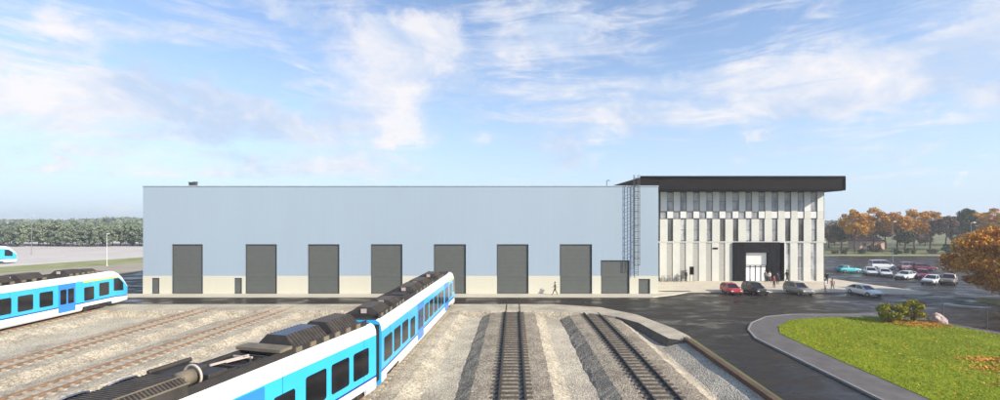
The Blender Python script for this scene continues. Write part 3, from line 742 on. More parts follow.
# ------------------------------------------------------------------ trains
PROF = [(.90,.32),(1.0,.5),(1.0,1.16),(1.0,1.28),(1.0,2.6),(1.0,3.72),(.985,4.0),(.90,4.28),(.74,4.42)]
PM = [1,1,2,0,0,1,1,1]   # 0 cyan 1 white 2 navy 3 roof
HWt = 1.42
def car_shell(L, nose):
    """x from 0 (joint) to L (front)."""
    hi = 4.6
    st = [(0.0,1,1,.32),(1.0,1,1,.32),(1.05,1,1,.72),(4.2,1,1,.72),(4.25,1,1,.32)]
    x_ = 6.0
    while x_ < L-7.5: st.append((x_,1,1,.32)); x_ += 2.0
    if nose: st += [(L-6.85,1,1,.32),(L-6.8,1,1,.74),(L-4.2,1,1,.74),(L-2.7,1,.998,.74),(L-2.6,.998,.99,.40),(L-2.1,.99,.975,.36),(L-1.6,.975,.92,.36),(L-1.0,.95,.79,.38),(L-.5,.91,.64,.42),(L-.12,.85,.52,.48),(L,.78,.43,.5)]
    else: st += [(L-4.25,1,1,.32),(L-4.2,1,1,.72),(L-1.05,1,1,.72),(L-1,1,1,.32),(L,1,1,.32)]
    g = MB(); k = len(PROF)*2
    for x,w,h,zb in st:
        pts = []
        for a,z in PROF:
            zz = .32+(z-.32)*(h if z > 1.3 else max(h,.85))
            pts.append((a*HWt*w, max(zb + (.0 if z < .4 else .03), zz) if z < 1.1 else zz))
        ringp = [(x,-y,z) for y,z in pts]+[(x,y,z) for y,z in pts[::-1]]
        g.v += ringp
    P = len(PROF)
    for i in range(len(st)-1):
        for j in range(2*P-1):
            a,b_ = j, j+1
            if j < P-1: mi = PM[j]
            elif j == P-1: mi = 3 if not (nose and i >= len(st)-6) else (1 if i >= len(st)-2 or i < len(st)-6 else 4)
            else: mi = PM[2*P-2-j]
            if nose and i == len(st)-2 and mi == 0: mi = 1
            g.f.append((i*k+a, i*k+b_, (i+1)*k+b_, (i+1)*k+a)); g.m.append(mi)
    N0 = (len(st)-1)*k
    g.f.append(tuple(N0+j for j in range(k))); g.m.append(1)
    g.f.append(tuple(range(k))[::-1]); g.m.append(0)
    return g
def side_panel(x0,x1,z0,z1,mat,name,parent,sd,y=HWt+.012,r=.14,frame=None):
    """rounded-corner plate on the car side"""
    pts = []
    for cx_,cz,a0 in ((x1-r,z1-r,0),(x0+r,z1-r,90),(x0+r,z0+r,180),(x1-r,z0+r,270)):
        for q in range(5): a = R(a0+q*22.5); pts.append((cx_+r*math.cos(a), cz+r*math.sin(a)))
    n = len(pts); g = MB(); V = [(x,sd*y,z) for x,z in pts]+[(x,sd*(y-.06),z) for x,z in pts]
    f = tuple(range(n)); g.add(V,[f if sd < 0 else f[::-1]]+[((i+1)%n,i,n+i,n+(i+1)%n) if sd < 0 else (i,(i+1)%n,n+(i+1)%n,n+i) for i in range(n)])
    return g.build(name, mat, parent)
def bogie(parent, x):
    g = MB()
    for sd in (-1,1):
        g.box((x-1.5,sd*1.0-.08,.42),(x+1.5,sd*1.0+.08,.62)); g.box((x-.4,sd*1.08-.1,.3),(x+.4,sd*1.08+.1,.7))
        for wx in (-1.1,1.1): g.box((x+wx-.2,sd*1.1-.12,.32),(x+wx+.2,sd*1.1+.12,.6))
    g.box((x-.4,-1,.4),(x+.4,1,.55)); b_ = g.build('bogie','under',parent)
    for wx in (-1.1,1.1):
        g = MB()
        for sd in (-1,1): g.tube((x+wx,sd*.74,.45),(x+wx,sd*.86,.45),.43,n=20)
        g.tube((x+wx,-.8,.45),(x+wx,.8,.45),.08); g.build('wheelset','dark_steel',b_)
ZR = 4.42
def trap_unit(parent, x0, x1, h=.62, w=1.02, top='roof_top', boxes=True, body='roof_unit'):
    g = MB(); ins = (x1-x0)*.13
    V = [(x0,-w,ZR),(x1,-w,ZR),(x1,w,ZR),(x0,w,ZR),(x0,-w,ZR+h*.3),(x1,-w,ZR+h*.3),(x1,w,ZR+h*.3),(x0,w,ZR+h*.3),
         (x0+ins*.4,-w*.45,ZR+h),(x1-ins*.4,-w*.45,ZR+h),(x1-ins*.4,w*.45,ZR+h),(x0+ins*.4,w*.45,ZR+h)]
    g.add(V,[(0,1,5,4),(1,2,6,5),(2,3,7,6),(3,0,4,7),(4,5,9,8),(6,7,11,10)],0)
    g.add(V,[(5,6,10,9),(7,4,8,11)],0); g.add(V,[(8,9,10,11)],1)
    u = bevel(g.build('roof_unit',[body,top],parent),.03)
    for sd in (-1,1):
        s = MB(); x = x0+.15
        while x < x1-.1: s.bar((x,sd*w*1.0,ZR+h*.33),(x,sd*w*.47,ZR+h+.0),.035,.05); x += .22
        s.build('ribs', 'roof_top', u)
    if boxes:
        b_ = MB(); b_.box((x0-.06,-.18,ZR+h*.42),(x0-.003,.18,ZR+h*.42+.28)); b_.build('hatch','pale_box',u)
    for q in (x0+.25,(x0+x1)/2,x1-.25):
        s = MB(); s.box((q-.2,-w-.10,ZR+.03),(q+.2,-w-.01,ZR+.26)); s.build('louvre','tan',u)
        s = MB(); s.box((q-.2,w+.01,ZR+.03),(q+.2,w+.10,ZR+.26)); s.build('louvre','tan',u)
    return u
def roof_clutter(parent, x0, x1, seed):
    r_ = random.Random(seed); x = x0
    g = MB(); t_ = MB(); k = MB()
    for sd in (-1.0,1.0): g = MB(); g.bar((x0,sd*.98,ZR+.12),(x1,sd*.98,ZR+.12),.06,.2); g.build('roof_rail','roof_unit',parent)
    while x < x1-1:
        c = r_.random(); L = r_.uniform(.6,1.3)
        if c < .4: k.box((x,-r_.uniform(.5,.95),ZR),(x+L,r_.uniform(.4,.9),ZR+r_.uniform(.12,.34)))
        elif c < .7: t_.tube((x+.2,-.85,ZR+.28),(x+.2,.85,ZR+.28),.05); t_.tube((x+.5,-.8,ZR+.2),(x+.5,.8,ZR+.2),.04)
        else:
            for sy in (-.5,0,.5): t_.tube((x+.3,sy,ZR),(x+.3,sy,ZR+.38),.06,n=8); k.tube((x+.3,sy,ZR+.1),(x+.3,sy,ZR+.3),.1,n=8)
        x += L+r_.uniform(.1,.4)
    for sy in (-.6,.25): t_.tube((x0,sy,ZR+.1),(x1,sy,ZR+.1),.035,n=6)
    k.build('roof_box','roof_unit',parent); t_.build('roof_pipe','roof_top',parent)
def make_car_body(root, L, nose, wins, doors_, low, yellow=None, clut=()):
    sh = car_shell(L, nose).build('body',['train_cyan','train_white','train_navy','train_roof','train_glass'],root)
    for sd in (-1,1):
        for a,b_ in wins: side_panel(a,b_,1.62,3.18,'train_glass','window',root,sd)
        for a,b_ in low: side_panel(a,b_,1.40,2.95,'train_glass','window',root,sd)
        for a,b_ in doors_:
            d = side_panel(a,b_,.62,3.66,'train_blue','door',root,sd,y=HWt+.02,r=.05)
            mlen = (b_-a)
            for q in (0,1):
                o = side_panel(a+mlen*(.1+.45*q),a+mlen*(.45+.45*q),1.5,3.1,'train_glass','window',d,sd,y=HWt+.035,r=.08)
        if yellow: side_panel(yellow[0],yellow[1],3.52,3.70,'train_yellow','stripe',root,sd,y=HWt+.008,r=.02)
    for sd in (-1,1):
        g = MB(); yy = sd*1.10; g.box((.5,min(yy,yy-sd*.1),4.30),(L-(4.4 if nose else .5),max(yy,yy-sd*.1),4.70)); bevel(g.build('roof_fairing','train_roof',root),.02)
        for q in (.06,.36,.5,.8):
            g = MB(); g.box((L*q,min(sd*1.425,sd*1.40),.55),(L*q+.02,max(sd*1.425,sd*1.40),3.95)); g.build('panel_joint','train_navy',root)
    g = MB(); g.box((.6,-1.15,.34),(L-(3.6 if nose else .6),1.15,.9)); g.build('underframe','under',root)
    for x in (2.6, L-4.6 if nose else L-2.6): bogie(root, x)
    if nose:
        for sd in (-1,1):
            g = MB(); V = [(L-2.5,sd*1.435,1.95),(L-.95,sd*1.375,1.8),(L-1.0,sd*1.365,2.75),(L-1.75,sd*1.40,3.45),(L-2.5,sd*1.425,3.45)]
            V = V+[(x,y-sd*.08,z) for x,y,z in V]; n=5
            g.add(V,[(0,1,2,3,4) if sd < 0 else (4,3,2,1,0)]+[((i+1)%n,i,n+i,n+(i+1)%n) for i in range(n)]); g.build('cab_window','train_glass',root)
            g = MB(); g.box((L-.32,sd*.85-.2,1.22),(L-.16,sd*.85+.2,1.42)); bevel(g.build('headlight','lamp_white',root),.03)
        g = MB(); g.box((L-.5,-.6,.45),(L+.12,.6,.85)); g.tube((L,0,.65),(L+.45,0,.65),.12); g.build('coupler','under',root)
    else:
        pass
def gangway(root, x, sd=1):
    g = MB()
    for i in range(5):
        xa = x+sd*(.02+i*.11); g.box((min(xa,xa+sd*.07),-1.28,.7),(max(xa,xa+sd*.07),1.28,4.15))
        g.box((min(xa+sd*.07,xa+sd*.11),-1.2,.75),(max(xa+sd*.07,xa+sd*.11),1.2,4.08))
    g.build('gangway','rubber',root)
# near train
tr = empty('electric_train', (0,0,0)); tag(tr, 'nearest cyan and white multiple unit with cluttered black roof', 'train', 'cyan and white electric trains')
d2 = math.atan2(27.5, 1.0)      # heading of leading car
J = Vector((-9.72,28.25))
c2 = empty('leading_car', (J.x,J.y,0), math.atan2(28.5,.95)); c2.parent = tr
LW = [(.5,2.2),(2.6,4.2),(4.6,6.2),(11.6,13.2),(13.6,15.2),(15.6,17.2),(17.6,19.2),(19.4,20.6),(24.3,25.7)]
make_car_body(c2, 29.0, True, LW, [(9.2,11.2),(21.2,23.5)], [(6.9,8.3)], yellow=(22,27))
gangway(c2, 0, -1)
trap_unit(c2, .8, 3.2); 
trap_unit(c2, 4.2, 6.2, .5); roof_clutter(c2, 6.6, 9.5, 3)
trap_unit(c2, 10.0, 13.2, .6); trap_unit(c2, 13.8, 16.6, .6,); roof_clutter(c2, 17, 19, 5); trap_unit(c2, 19.4, 22.0, .55); roof_clutter(c2, 22.2, 24.6, 8)
ang1 = math.atan2(1, .262)
c1 = empty('trailing_car', (J.x-.03,J.y-.55,0), ang1+math.pi); c1.parent = tr   # local +X points back along the train
W1 = [(.8,2.3),(2.7,4.2),(4.6,6.1),(12.6,14.1),(14.5,16.0),(16.4,17.9)]
make_car_body(c1, 21.0, False, W1, [(8.6,10.6)], [(6.8,8.1)])
trap_unit(c1, 1.2, 3.6, .78, 1.08); trap_unit(c1, 4.0, 6.5, .78, 1.08, 'roof_blue')
g = MB(); g.box((6.75,-1.22,ZR+.30),(7.5,1.22,ZR+.44)); g.box((6.85,-1.0,ZR),(7.0,1.0,ZR+.3)); g.build('roof_plate','tan',c1)
g = MB()
for q in (7.9,9.3): g.bar((q,-.9,ZR+.22),(q,.9,ZR+.22),.1,.1)
for sy in (-.55,.1,.55):
    for q in (8.0,9.2): g.tube((q,sy,ZR),(q,sy,ZR+.2),.07)
g.bar((7.9,-.9,ZR+.22),(9.9,-.75,ZR+.22),.08,.08); g.bar((7.9,.9,ZR+.22),(9.9,.75,ZR+.22),.08,.08); g.build('pantograph_base','roof_unit',c1)
g = MB(); g.bar((8.3,-.5,ZR+.3),(8.3,.5,ZR+.3),.07,.07); g.bar((8.0,0,ZR+.28),(9.9,.0,ZR+.42),.08,.08); g.bar((8.3,.35,ZR+.33),(9.2,.05,ZR+.33),.05,.05); g.build('pantograph_arm','pale_box',c1)
g = MB(); g.tube((11.05,.45,ZR+.40),(11.6,.45,ZR+.40),.3,n=24); g.build('air_tank','tan',c1,None,True)
g = MB(); g.ring((11.0,.45,ZR+.40),(1,0,0),.42,.045,24,6); g.build('tank_strap','pale_box',c1)
g = MB(); g.box((10.0,-1.02,ZR),(11.5,.05,ZR+.52)); g.box((9.95,.15,ZR),(10.8,.98,ZR+.42)); g.tube((9.9,-.95,ZR+.6),(11.6,-.95,ZR+.6),.1); bevel(g.build('roof_box','roof_unit',c1),.04)
# ribbed cooling unit
cu = MB(); V=[]; x0_,x1_=11.7,16.5
for x in (x0_,x1_):
    for y,z in ((-1.18,0),(-1.18,.3),(-.75,.62),(.75,.62),(1.12,.42),(1.12,0)): V.append((x,y,ZR+z))
cu.add(V,[(0,1,2,3,4,5),(11,10,9,8,7,6)]+[(i,i+6,i+7,i+1) for i in range(5)],0)
cuo = bevel(cu.build('cooling_unit','roof_unit',c1),.04)
g = MB()
for x in np.arange(x0_+.12,x1_-.05,.13): g.box((x,-.72,ZR+.622),(x+.05,.72,ZR+.645)); g.bar((x,.80,ZR+.615),(x,1.11,ZR+.44),.05,.03)
g.build('rib','roof_top',cuo)
g = MB(); g.bar((x0_,.77,ZR+.65),(x1_,.77,ZR+.65),.05,.04); g.bar((x0_,1.13,ZR+.45),(x1_,1.13,ZR+.45),.05,.05); g.bar((x0_-.02,.9,ZR),(x0_-.02,.9,ZR+.6),.06,.06); g.build('trim','tan',cuo)
for xx in (12.5,14.0,15.6):
    g = MB(); n=20
    V=[(xx+.58*math.cos(2*math.pi*i/n),-.98+.22*math.sin(2*math.pi*i/n),ZR+.50-(.2*math.sin(2*math.pi*i/n)*-.9)) for i in range(n)]
    g.add([(x,y,z) for x,y,z in V]+[(x,y-.03,z+.05) for x,y,z in V],[tuple(range(n,2*n))]+[(i,(i+1)%n,n+(i+1)%n,n+i) for i in range(n)]); g.build('fan_cover','roof_blue',cuo)
roof_clutter(c1, 17, 20, 9)

# left train
t2 = empty('electric_train', (-49.26,28.75,0), R(93.4)); tag(t2, 'cyan and white train standing left of the hall with yellow stripe over its windows', 'train', 'cyan and white electric trains')
LW2 = [(15.4,16.9),(13.2,14.8),(17.55,19.0),(24.7,26.1),(4,5.5),(6,7.5),(1.5,3)]
make_car_body(t2, 29.3, True, LW2, [(19.6,21.6),(9,11)], [(22.7,24.0)], yellow=(22.6,27.4))
trap_unit(t2, 9.5, 12.0,.8,1.1); trap_unit(t2, 12.5, 15.4, .85,1.1); trap_unit(t2, 16.0, 18.6,.8,1.1); roof_clutter(t2, 18.8, 21, 21); trap_unit(t2, 21.2, 23.2, .65); trap_unit(t2, 23.4, 25.0, .5)
# far train
t3 = empty('electric_train', (-130.6,83.3,0), R(78)); tag(t3, 'small distant cyan and white train at the far left edge', 'train', 'cyan and white electric trains')
LW3 = [(1.5,3),(4,5.5),(6,7.5),(13.2,14.7),(15.4,16.9),(17.5,19),(24.4,25.8)]
make_car_body(t3, 29.3, True, LW3, [(19.8,21.8),(9,11)], [(22.6,23.9)])
trap_unit(t3, 14, 17,.45); trap_unit(t3, 18, 21,.45); trap_unit(t3, 22, 24,.4)

# ------------------------------------------------------------------ vegetation
def crown_mesh(name, rx, ry, rz, zc, n, leaf, mat, seed, nclump=26, hollow=.45, spread=.30):
    g_ = np.random.default_rng(seed)
    d = g_.normal(size=(nclump,3)); d /= np.linalg.norm(d,axis=1)[:,None]; rr = g_.uniform(hollow,1,nclump)**.6
    C = d*rr[:,None]*np.array([rx,ry,rz])*.82; C[:,2] += zc
    cs = g_.uniform(.55,1.25,nclump)*spread*(rx+rz)/2
    idx = g_.integers(0,nclump,n); q = g_.normal(size=(n,3)); q /= np.linalg.norm(q,axis=1)[:,None]
    P = C[idx]+q*(g_.random(n)**.45)[:,None]*cs[idx][:,None]*np.array([1,1,.72])
    a = g_.normal(size=(n,3)); a /= np.linalg.norm(a,axis=1)[:,None]; b_ = np.cross(a, g_.normal(size=(n,3))); b_ /= np.linalg.norm(b_,axis=1)[:,None]
    s = g_.uniform(.6,1.3,n)[:,None]*leaf
    return quads(name, P.astype('f4'), (a*s).astype('f4'), (b_*s*.6).astype('f4'), mat, False), C
def trunk_mesh(h, r, C, seed, zc):
    g = MB(); q = random.Random(seed); prev = Vector((0,0,-.1)); k = 5
    for i in range(k):
        nx_ = Vector((q.uniform(-.02,.02)*h, q.uniform(-.02,.02)*h, (i+1)*h*.8/k)); g.tube(prev,nx_,r*(1-i*.15),r*(1-(i+1)*.15),8); prev = nx_
    for c in list(C)[:14]:
        c = Vector(c); z0 = max(h*.25, min(h*.75, c.z-.35*math.hypot(c.x,c.y)-.5)); p0 = Vector((0,0,z0)); mid = p0.lerp(c,.5)+Vector((0,0,.3))
        g.tube(p0,mid,r*.35,r*.22,6); g.tube(mid,c,r*.22,r*.06,6)
    return g
def tree_proto(name, h, rx, mat, seed, n=2600, leaf=.28, cz=.62, rzf=.38, r=.22, nclump=26, spread=.30, hollow=.45):
    me, C = crown_mesh('crown', rx, rx, h*rzf, h*cz, n, leaf, mat, seed, nclump, hollow, spread)
    root = empty(name); link('crown', me, root); trunk_mesh(h, r, C, seed, h*cz).build('trunk','bark',root); return root
POS = lambda Y, x: (x-VX)*Y/F
# left woodland
wp = [tree_proto('woodland_tree', 9.9, 2.7, 'leaf_wood', 100+i, 2200, .26, .50, .50, .16, 26) for i in range(5)]
first = set(); cnt = 0
for row,(Y,dx) in enumerate(((182,3.6),(188,4.0),(195,4.6))):
    X = -240+rnd.uniform(0,2)
    while X < -142:
        k = rnd.randrange(5)
        if k not in first: o = wp[k]; first.add(k)
        else: o = copy_tree(wp[k])
        o.location = (X, Y+rnd.uniform(-2,2), 0); s = rnd.uniform(.86,1.08)*(1+.035*row); o.scale = (s,s,s*rnd.uniform(.95,1.04)); o.rotation_euler = (0,0,rnd.uniform(0,6.28))
        tag(o, 'grey green broadleaf tree in the dense wood behind the pale field', 'tree', 'trees of the wood behind the pale field')
        X += dx*rnd.uniform(.8,1.2)
for k in range(5):
    if k not in first:
        for ch in list(wp[k].children): bpy.data.objects.remove(ch)
        bpy.data.objects.remove(wp[k])
# right autumn trees: (x, base v distance Y, height, radius, kind, label)
at = [(855,150,15.2,5.2,'leaf_orange','tall orange tree nearest the office corner'),
      (874,155,15.8,4.6,'leaf_orange','orange tree just left of the white lamp'),
      (897,152,14.3,4.8,'leaf_orange','orange tree standing behind the white lamp'),
      (915,158,15.2,5.6,'leaf_orange','widest orange tree in the middle of the autumn row'),
      (930,162,15.0,4.5,'leaf_orange','orange tree between the widest one and the purple brown tree'),
      (946,148,13.0,5.2,'leaf_brown','purple brown tree in the autumn row'),
      (966,156,15.4,3.0,'leaf_green','slim dark green tree among autumn trees'),
      (981,160,14.8,4.6,'leaf_orange','orange brown tree right of the slim green tree'),
      (1001,152,16.0,5.6,'leaf_orange','tall orange tree at the right edge above the rust coloured tree'),
      (841,163,10.0,3.8,'leaf_green','low dark green tree at the office corner'),
      (864,170,12.5,4.2,'leaf_brown','brown tree rising behind the gap between the first two orange trees'),
      (886,165,12.6,3.6,'leaf_brown','brown tree left of the lamp, behind the orange trees'),
      (905,147,8.0,2.8,'leaf_green','short blue green tree in front of the widest orange tree'),
      (829,172,9.5,4.0,'leaf_brown','low brown tree half hidden by the office')]
for i,(x,Y,h,r_,mt,lb) in enumerate(at):
    o = tree_proto('autumn_tree' if mt != 'leaf_green' else 'green_tree', h, r_, mt, 200+i, 3400, .24, .64, .34, .28, 34, .26)
    o.location = (POS(Y,x),Y,0); tag(o, lb, 'tree')
# back row beyond the autumn trees
bp = [tree_proto('background_tree', 10, 4.0, m_, 300+i, 1300, .36, .5, .48, .2, 22) for i,m_ in enumerate(('leaf_brown','leaf_green','leaf_brown'))]
k = 0; X = 118
while X < 250:
    o = bp[k] if k < 3 else copy_tree(bp[k%3]); s = rnd.uniform(.85,1.2)
    o.location = (X, 188+rnd.uniform(-5,6), 0); o.scale = (s,s,s); o.rotation_euler = (0,0,rnd.uniform(0,6.28))
    tag(o, ['dull brown tree in the back row behind the autumn trees','dark green tree in the back row behind the autumn trees','dull brown tree in the back row behind the autumn trees'][k%3], 'tree', 'back row brown trees' if k%3 != 1 else 'back row green trees'); k += 1; X += rnd.uniform(5.0,7.2)
# hedge of low shrubs along the car park's far side
sp = []
for i in range(3):
    me,C = crown_mesh('shrub', 2.4,2.0,1.3,1.3,900,.2,'leaf_green' if i else 'leaf_brown',400+i,14,.3,.4); sp.append(me)
k = 0; X = 100
while X < 190:
    o = link('shrub', sp[k%3], None, (X,141+rnd.uniform(-1.5,1.5),0)); s = rnd.uniform(.6,1.2); o.scale = (s,s,s*rnd.uniform(.7,1.1)); o.rotation_euler = (0,0,rnd.uniform(0,6))
    tag(o, ['brownish low shrub on the far side of the car park','dark green low shrub on the far side of the car park'][min(1,k%3)], 'shrub', 'brown shrubs beyond the car park' if k%3 == 0 else 'green shrubs beyond the car park'); k += 1; X += rnd.uniform(3.0,6.5)
# distant woods
n = 50000; P = np.empty((n,3),'f4'); P[:,0] = nrg.uniform(-600,600,n); P[:,1] = nrg.uniform(420,460,n)
hh = 9.5+2*np.sin(P[:,0]*.045)*np.sin(P[:,0]*.013)+1.5*np.sin(P[:,0]*.21); P[:,2] = nrg.random(n)**.7*hh
a = nrg.normal(size=(n,3)); a /= np.linalg.norm(a,axis=1)[:,None]; b_ = np.cross(a,nrg.normal(size=(n,3))); b_ /= np.linalg.norm(b_,axis=1)[:,None]
stuff(quads('distant_woods', P, (a*1.6).astype('f4'), (b_*1.1).astype('f4'), 'leaf_wood'))

# small house behind the autumn trees
hs = empty('small_house', (POS(168,866),168,0)); tag(hs, 'small peach coloured house with low roof behind the orange trees', 'house')
g = MB(); g.box((-4.5,-3,0),(4.5,3,2.9)); g.build('wall','house_wall',hs)
g = MB(); V=[(-4.9,-3.4,2.9),(4.9,-3.4,2.9),(4.9,3.4,2.9),(-4.9,3.4,2.9),(-4.9,0,4.3),(4.9,0,4.3)]; g.add(V,[(0,1,5,4),(2,3,4,5),(1,2,5),(3,0,4),(3,2,1,0)]); g.build('roof','house_roof',hs)
for x in (-3,2.4): g = MB(); g.box((x-.6,-3.04,1.0),(x+.6,-3.001,2.2)); g.build('window','glass_dark',hs)
g = MB(); g.box((-.5,-3.04,0),(.5,-3.001,2.1)); g.build('door','dark_steel',hs)

# rust-coloured tree at right
o = tree_proto('rust_tree', 11.6, 8.6, 'leaf_rust', 505, 48000, .125, .46, .45, .24, 130, .20, .30)
o.location = (63.8,57,.0); tag(o, 'large low crowned rust orange tree at the right edge beyond the wire fence', 'tree')
g = MB(); g.prism([(63.8+3.0*math.cos(a*.3927),57+4.6*math.sin(a*.3927)) for a in range(16)], -.1, .1); struct(g.build('planting_bed','verge'))
# bushes
for i,(x,v,r_,h_,lb) in enumerate(((890,323.6,1.55,2.1,'left yellow green bush on the lawn, the wider one'),(912.5,322.6,1.35,2.25,'right yellow green bush on the lawn next to the boulder'))):
    p = gp(x,v); me,C = crown_mesh('foliage', r_,r_*.9,h_*.5,h_*.52,5200,.075,'leaf_bush',600+i,30,.3,.34)
    root = empty('bush',(p[0],p[1],.15)); link('foliage',me,root)
    g = MB()
    for c in list(C)[:9]: g.tube((0,0,-.05),tuple(c),.035,.01,6)
    g.build('stem','bark',root); tag(root, lb, 'bush')
# boulder
import bmesh
bm = bmesh.new(); bmesh.ops.create_icosphere(bm, subdivisions=4, radius=1)
from mathutils import noise as mn
for v_ in bm.verts:
    d = mn.noise(v_.co*1.1)*.35+mn.noise(v_.co*2.7)*.14+mn.noise(v_.co*7)*.05; v_.co *= 1+d; v_.co.x *= .82; v_.co.y *= .7; v_.co.z = max(-.25, v_.co.z*.72)
me = bpy.data.meshes.new('boulder'); bm.to_mesh(me); bm.free(); me.materials.append(M['rock'])
p = gp(938,323.8); tag(link('boulder',me,None,(p[0],p[1],.35)), 'pinkish boulder on the lawn beside the bushes', 'rock')
# fence right of the lawn
fl = [(43.4,49.4),(44.6,46.8),(45.6,43.4),(46.6,40),(47.4,36.5),(48.2,33),(49,29.5),(49.8,26)]
fn = empty('wire_fence',(*fl[0],0)); tag(fn, 'dark wire mesh fence behind the lawn', 'fence')
for a,b_ in fl:
    g = MB(); g.tube((a-fl[0][0],b_-fl[0][1],0),(a-fl[0][0],b_-fl[0][1],2.0),.06,n=8); g.build('post','dark_steel',fn)
g = MB()
for (a,b_),(c,d_) in zip(fl[:-1],fl[1:]):
    A = Vector((a-fl[0][0],b_-fl[0][1],0)); B_ = Vector((c-fl[0][0],d_-fl[0][1],0))
    for z in np.arange(.15,1.95,.35): g.bar(A+Vector((0,0,z)),B_+Vector((0,0,z)),.006)
    L = (B_-A).length
    for q in np.arange(.35,L,.35): w_ = A.lerp(B_,q/L); g.bar(w_+Vector((0,0,.1)),w_+Vector((0,0,1.95)),.005)
g.build('mesh_panel','dark_steel',fn)

# lamps
def lamp(x, vb, vt, label, col='panel_white', arm=.9, r=.08, Y=None):
    if Y is None: X, Y = gp(x, vb)
    else: X = POS(Y,x)
    h = H-(vt-HV)*Y/F; root = empty('street_lamp',(X,Y,0)); tag(root,label,'street lamp')
    g = MB(); g.tube((0,0,0),(0,0,h*.5),r,r*.8); g.tube((0,0,h*.5),(0,0,h),r*.8,r*.5); g.tube((0,0,0),(0,0,.4),r*1.8); g.build('pole',col,root)
    g = MB(); g.tube((0,0,h-.05),(arm,0,h+.1),r*.5); g.build('arm',col,root)
    g = MB(); V=[(arm-.1,-.16,h+.04),(arm+.7,-.12,h+.08),(arm+.7,.12,h+.08),(arm-.1,.16,h+.04),(arm-.05,-.1,h+.2),(arm+.6,-.08,h+.18),(arm+.6,.08,h+.18),(arm-.05,.1,h+.2)]
    g.add(V,[(0,3,2,1),(4,5,6,7),(0,1,5,4),(1,2,6,5),(2,3,7,6),(3,0,4,7)]); g.build('lamp_head','panel_white',root)
lamp(107,266,234.5,'slim white pole lamp beyond the left train','panel_white',.0,.07)
lamp(31.5,262,216,'tall thin grey lamp before the wood at far left','steel',.2,.09,Y=140)
lamp(892.5,262,222,'lamp with bright white head rising before the orange trees','steel',.3,.09)
lamp(971,264,223,'thin grey lamp beside the slim green tree','steel',.5,.09)

# ------------------------------------------------------------------ haze
HAZE = True
if HAZE:
    g = MB(); x0,x1,y0,y1,z0,z1 = -7600,7600,-7600,7600,-2,24
    g.box((-710,-710,-2.2),(710,710,19.5)); hz_ = g.build('haze', [])
    mh = bpy.data.materials.new('haze_air'); mh.use_nodes = True; t = mh.node_tree; t.nodes.clear()
    ou = node(t,'ShaderNodeOutputMaterial'); pv = node(t,'ShaderNodeVolumePrincipled'); pv.inputs['Density'].default_value = .0006
    pv.inputs['Color'].default_value = (.97,.985,1,1); pv.inputs['Anisotropy'].default_value = .2
    lk(t,pv.outputs[0],ou.inputs['Volume']); hz_.data.materials.clear(); hz_.data.materials.append(mh); stuff(hz_)

# ------------------------------------------------------------------ sky, sun
SUN = Vector((.86,-.50,0)).normalized(); EL = R(28)
w = bpy.data.worlds.new('World'); sc.world = w; w.use_nodes = True; t = w.node_tree; t.nodes.clear()
out = node(t,'ShaderNodeOutputWorld'); bg = node(t,'ShaderNodeBackground'); lk(t,bg.outputs[0],out.inputs[0])
sky = node(t,'ShaderNodeTexSky'); sky.sky_type = 'NISHITA'; sky.sun_disc = False; sky.sun_elevation = EL
sky.sun_rotation = math.atan2(SUN.x, SUN.y); sky.air_density = 1.0; sky.dust_density = .6; sky.ozone_density = 1.6; sky.altitude = 100
tc = node(t,'ShaderNodeTexCoord'); sep = node(t,'ShaderNodeSeparateXYZ'); lk(t,tc.outputs['Generated'],sep.inputs[0])
def mth(op,a,b_=None,c=None,clamp=False):
    n = node(t,'ShaderNodeMath',operation=op); n.use_clamp = clamp
    for i,v in enumerate((a,b_,c)):
        if v is None: continue
        if isinstance(v,(int,float)): n.inputs[i].default_value = v
        else: lk(t,v,n.inputs[i])
    return n.outputs[0]
dx,dy,dz = sep.outputs
az = mth('ARCTAN2',dx,dy); el = mth('ARCSINE',dz)
zz = mth('ADD',mth('MAXIMUM',dz,0),.16)
cmb = node(t,'ShaderNodeCombineXYZ'); lk(t,mth('DIVIDE',dx,zz),cmb.inputs[0]); lk(t,mth('DIVIDE',dy,zz),cmb.inputs[1])
def wn(scale,detail,rough,dist=0,ms=(1,1,1),loc=(0,0,0),vec=None,rot=0):
    mp = node(t,'ShaderNodeMapping'); mp.inputs['Scale'].default_value = ms; mp.inputs['Location'].default_value = loc; mp.inputs['Rotation'].default_value = (0,0,rot)
    lk(t,vec or cmb.outputs[0],mp.inputs[0]); n = node(t,'ShaderNodeTexNoise'); n.inputs['Scale'].default_value = scale; n.inputs['Detail'].default_value = detail
    n.inputs['Roughness'].default_value = rough; n.inputs['Distortion'].default_value = dist; lk(t,mp.outputs[0],n.inputs['Vector']); return n.outputs[0]
wisp = wn(1.5,12,.64,.5,(.7,1.3,1),(3.1,1.7,0),rot=.3)
dirn = tc.outputs['Generated']
puffn = wn(5.5,9,.64,.35,(1,1,1.5),(0,0,0),vec=dirn)
fine = wn(14,6,.6,.4,(1,1,2.6),(2,0,0),vec=dirn)
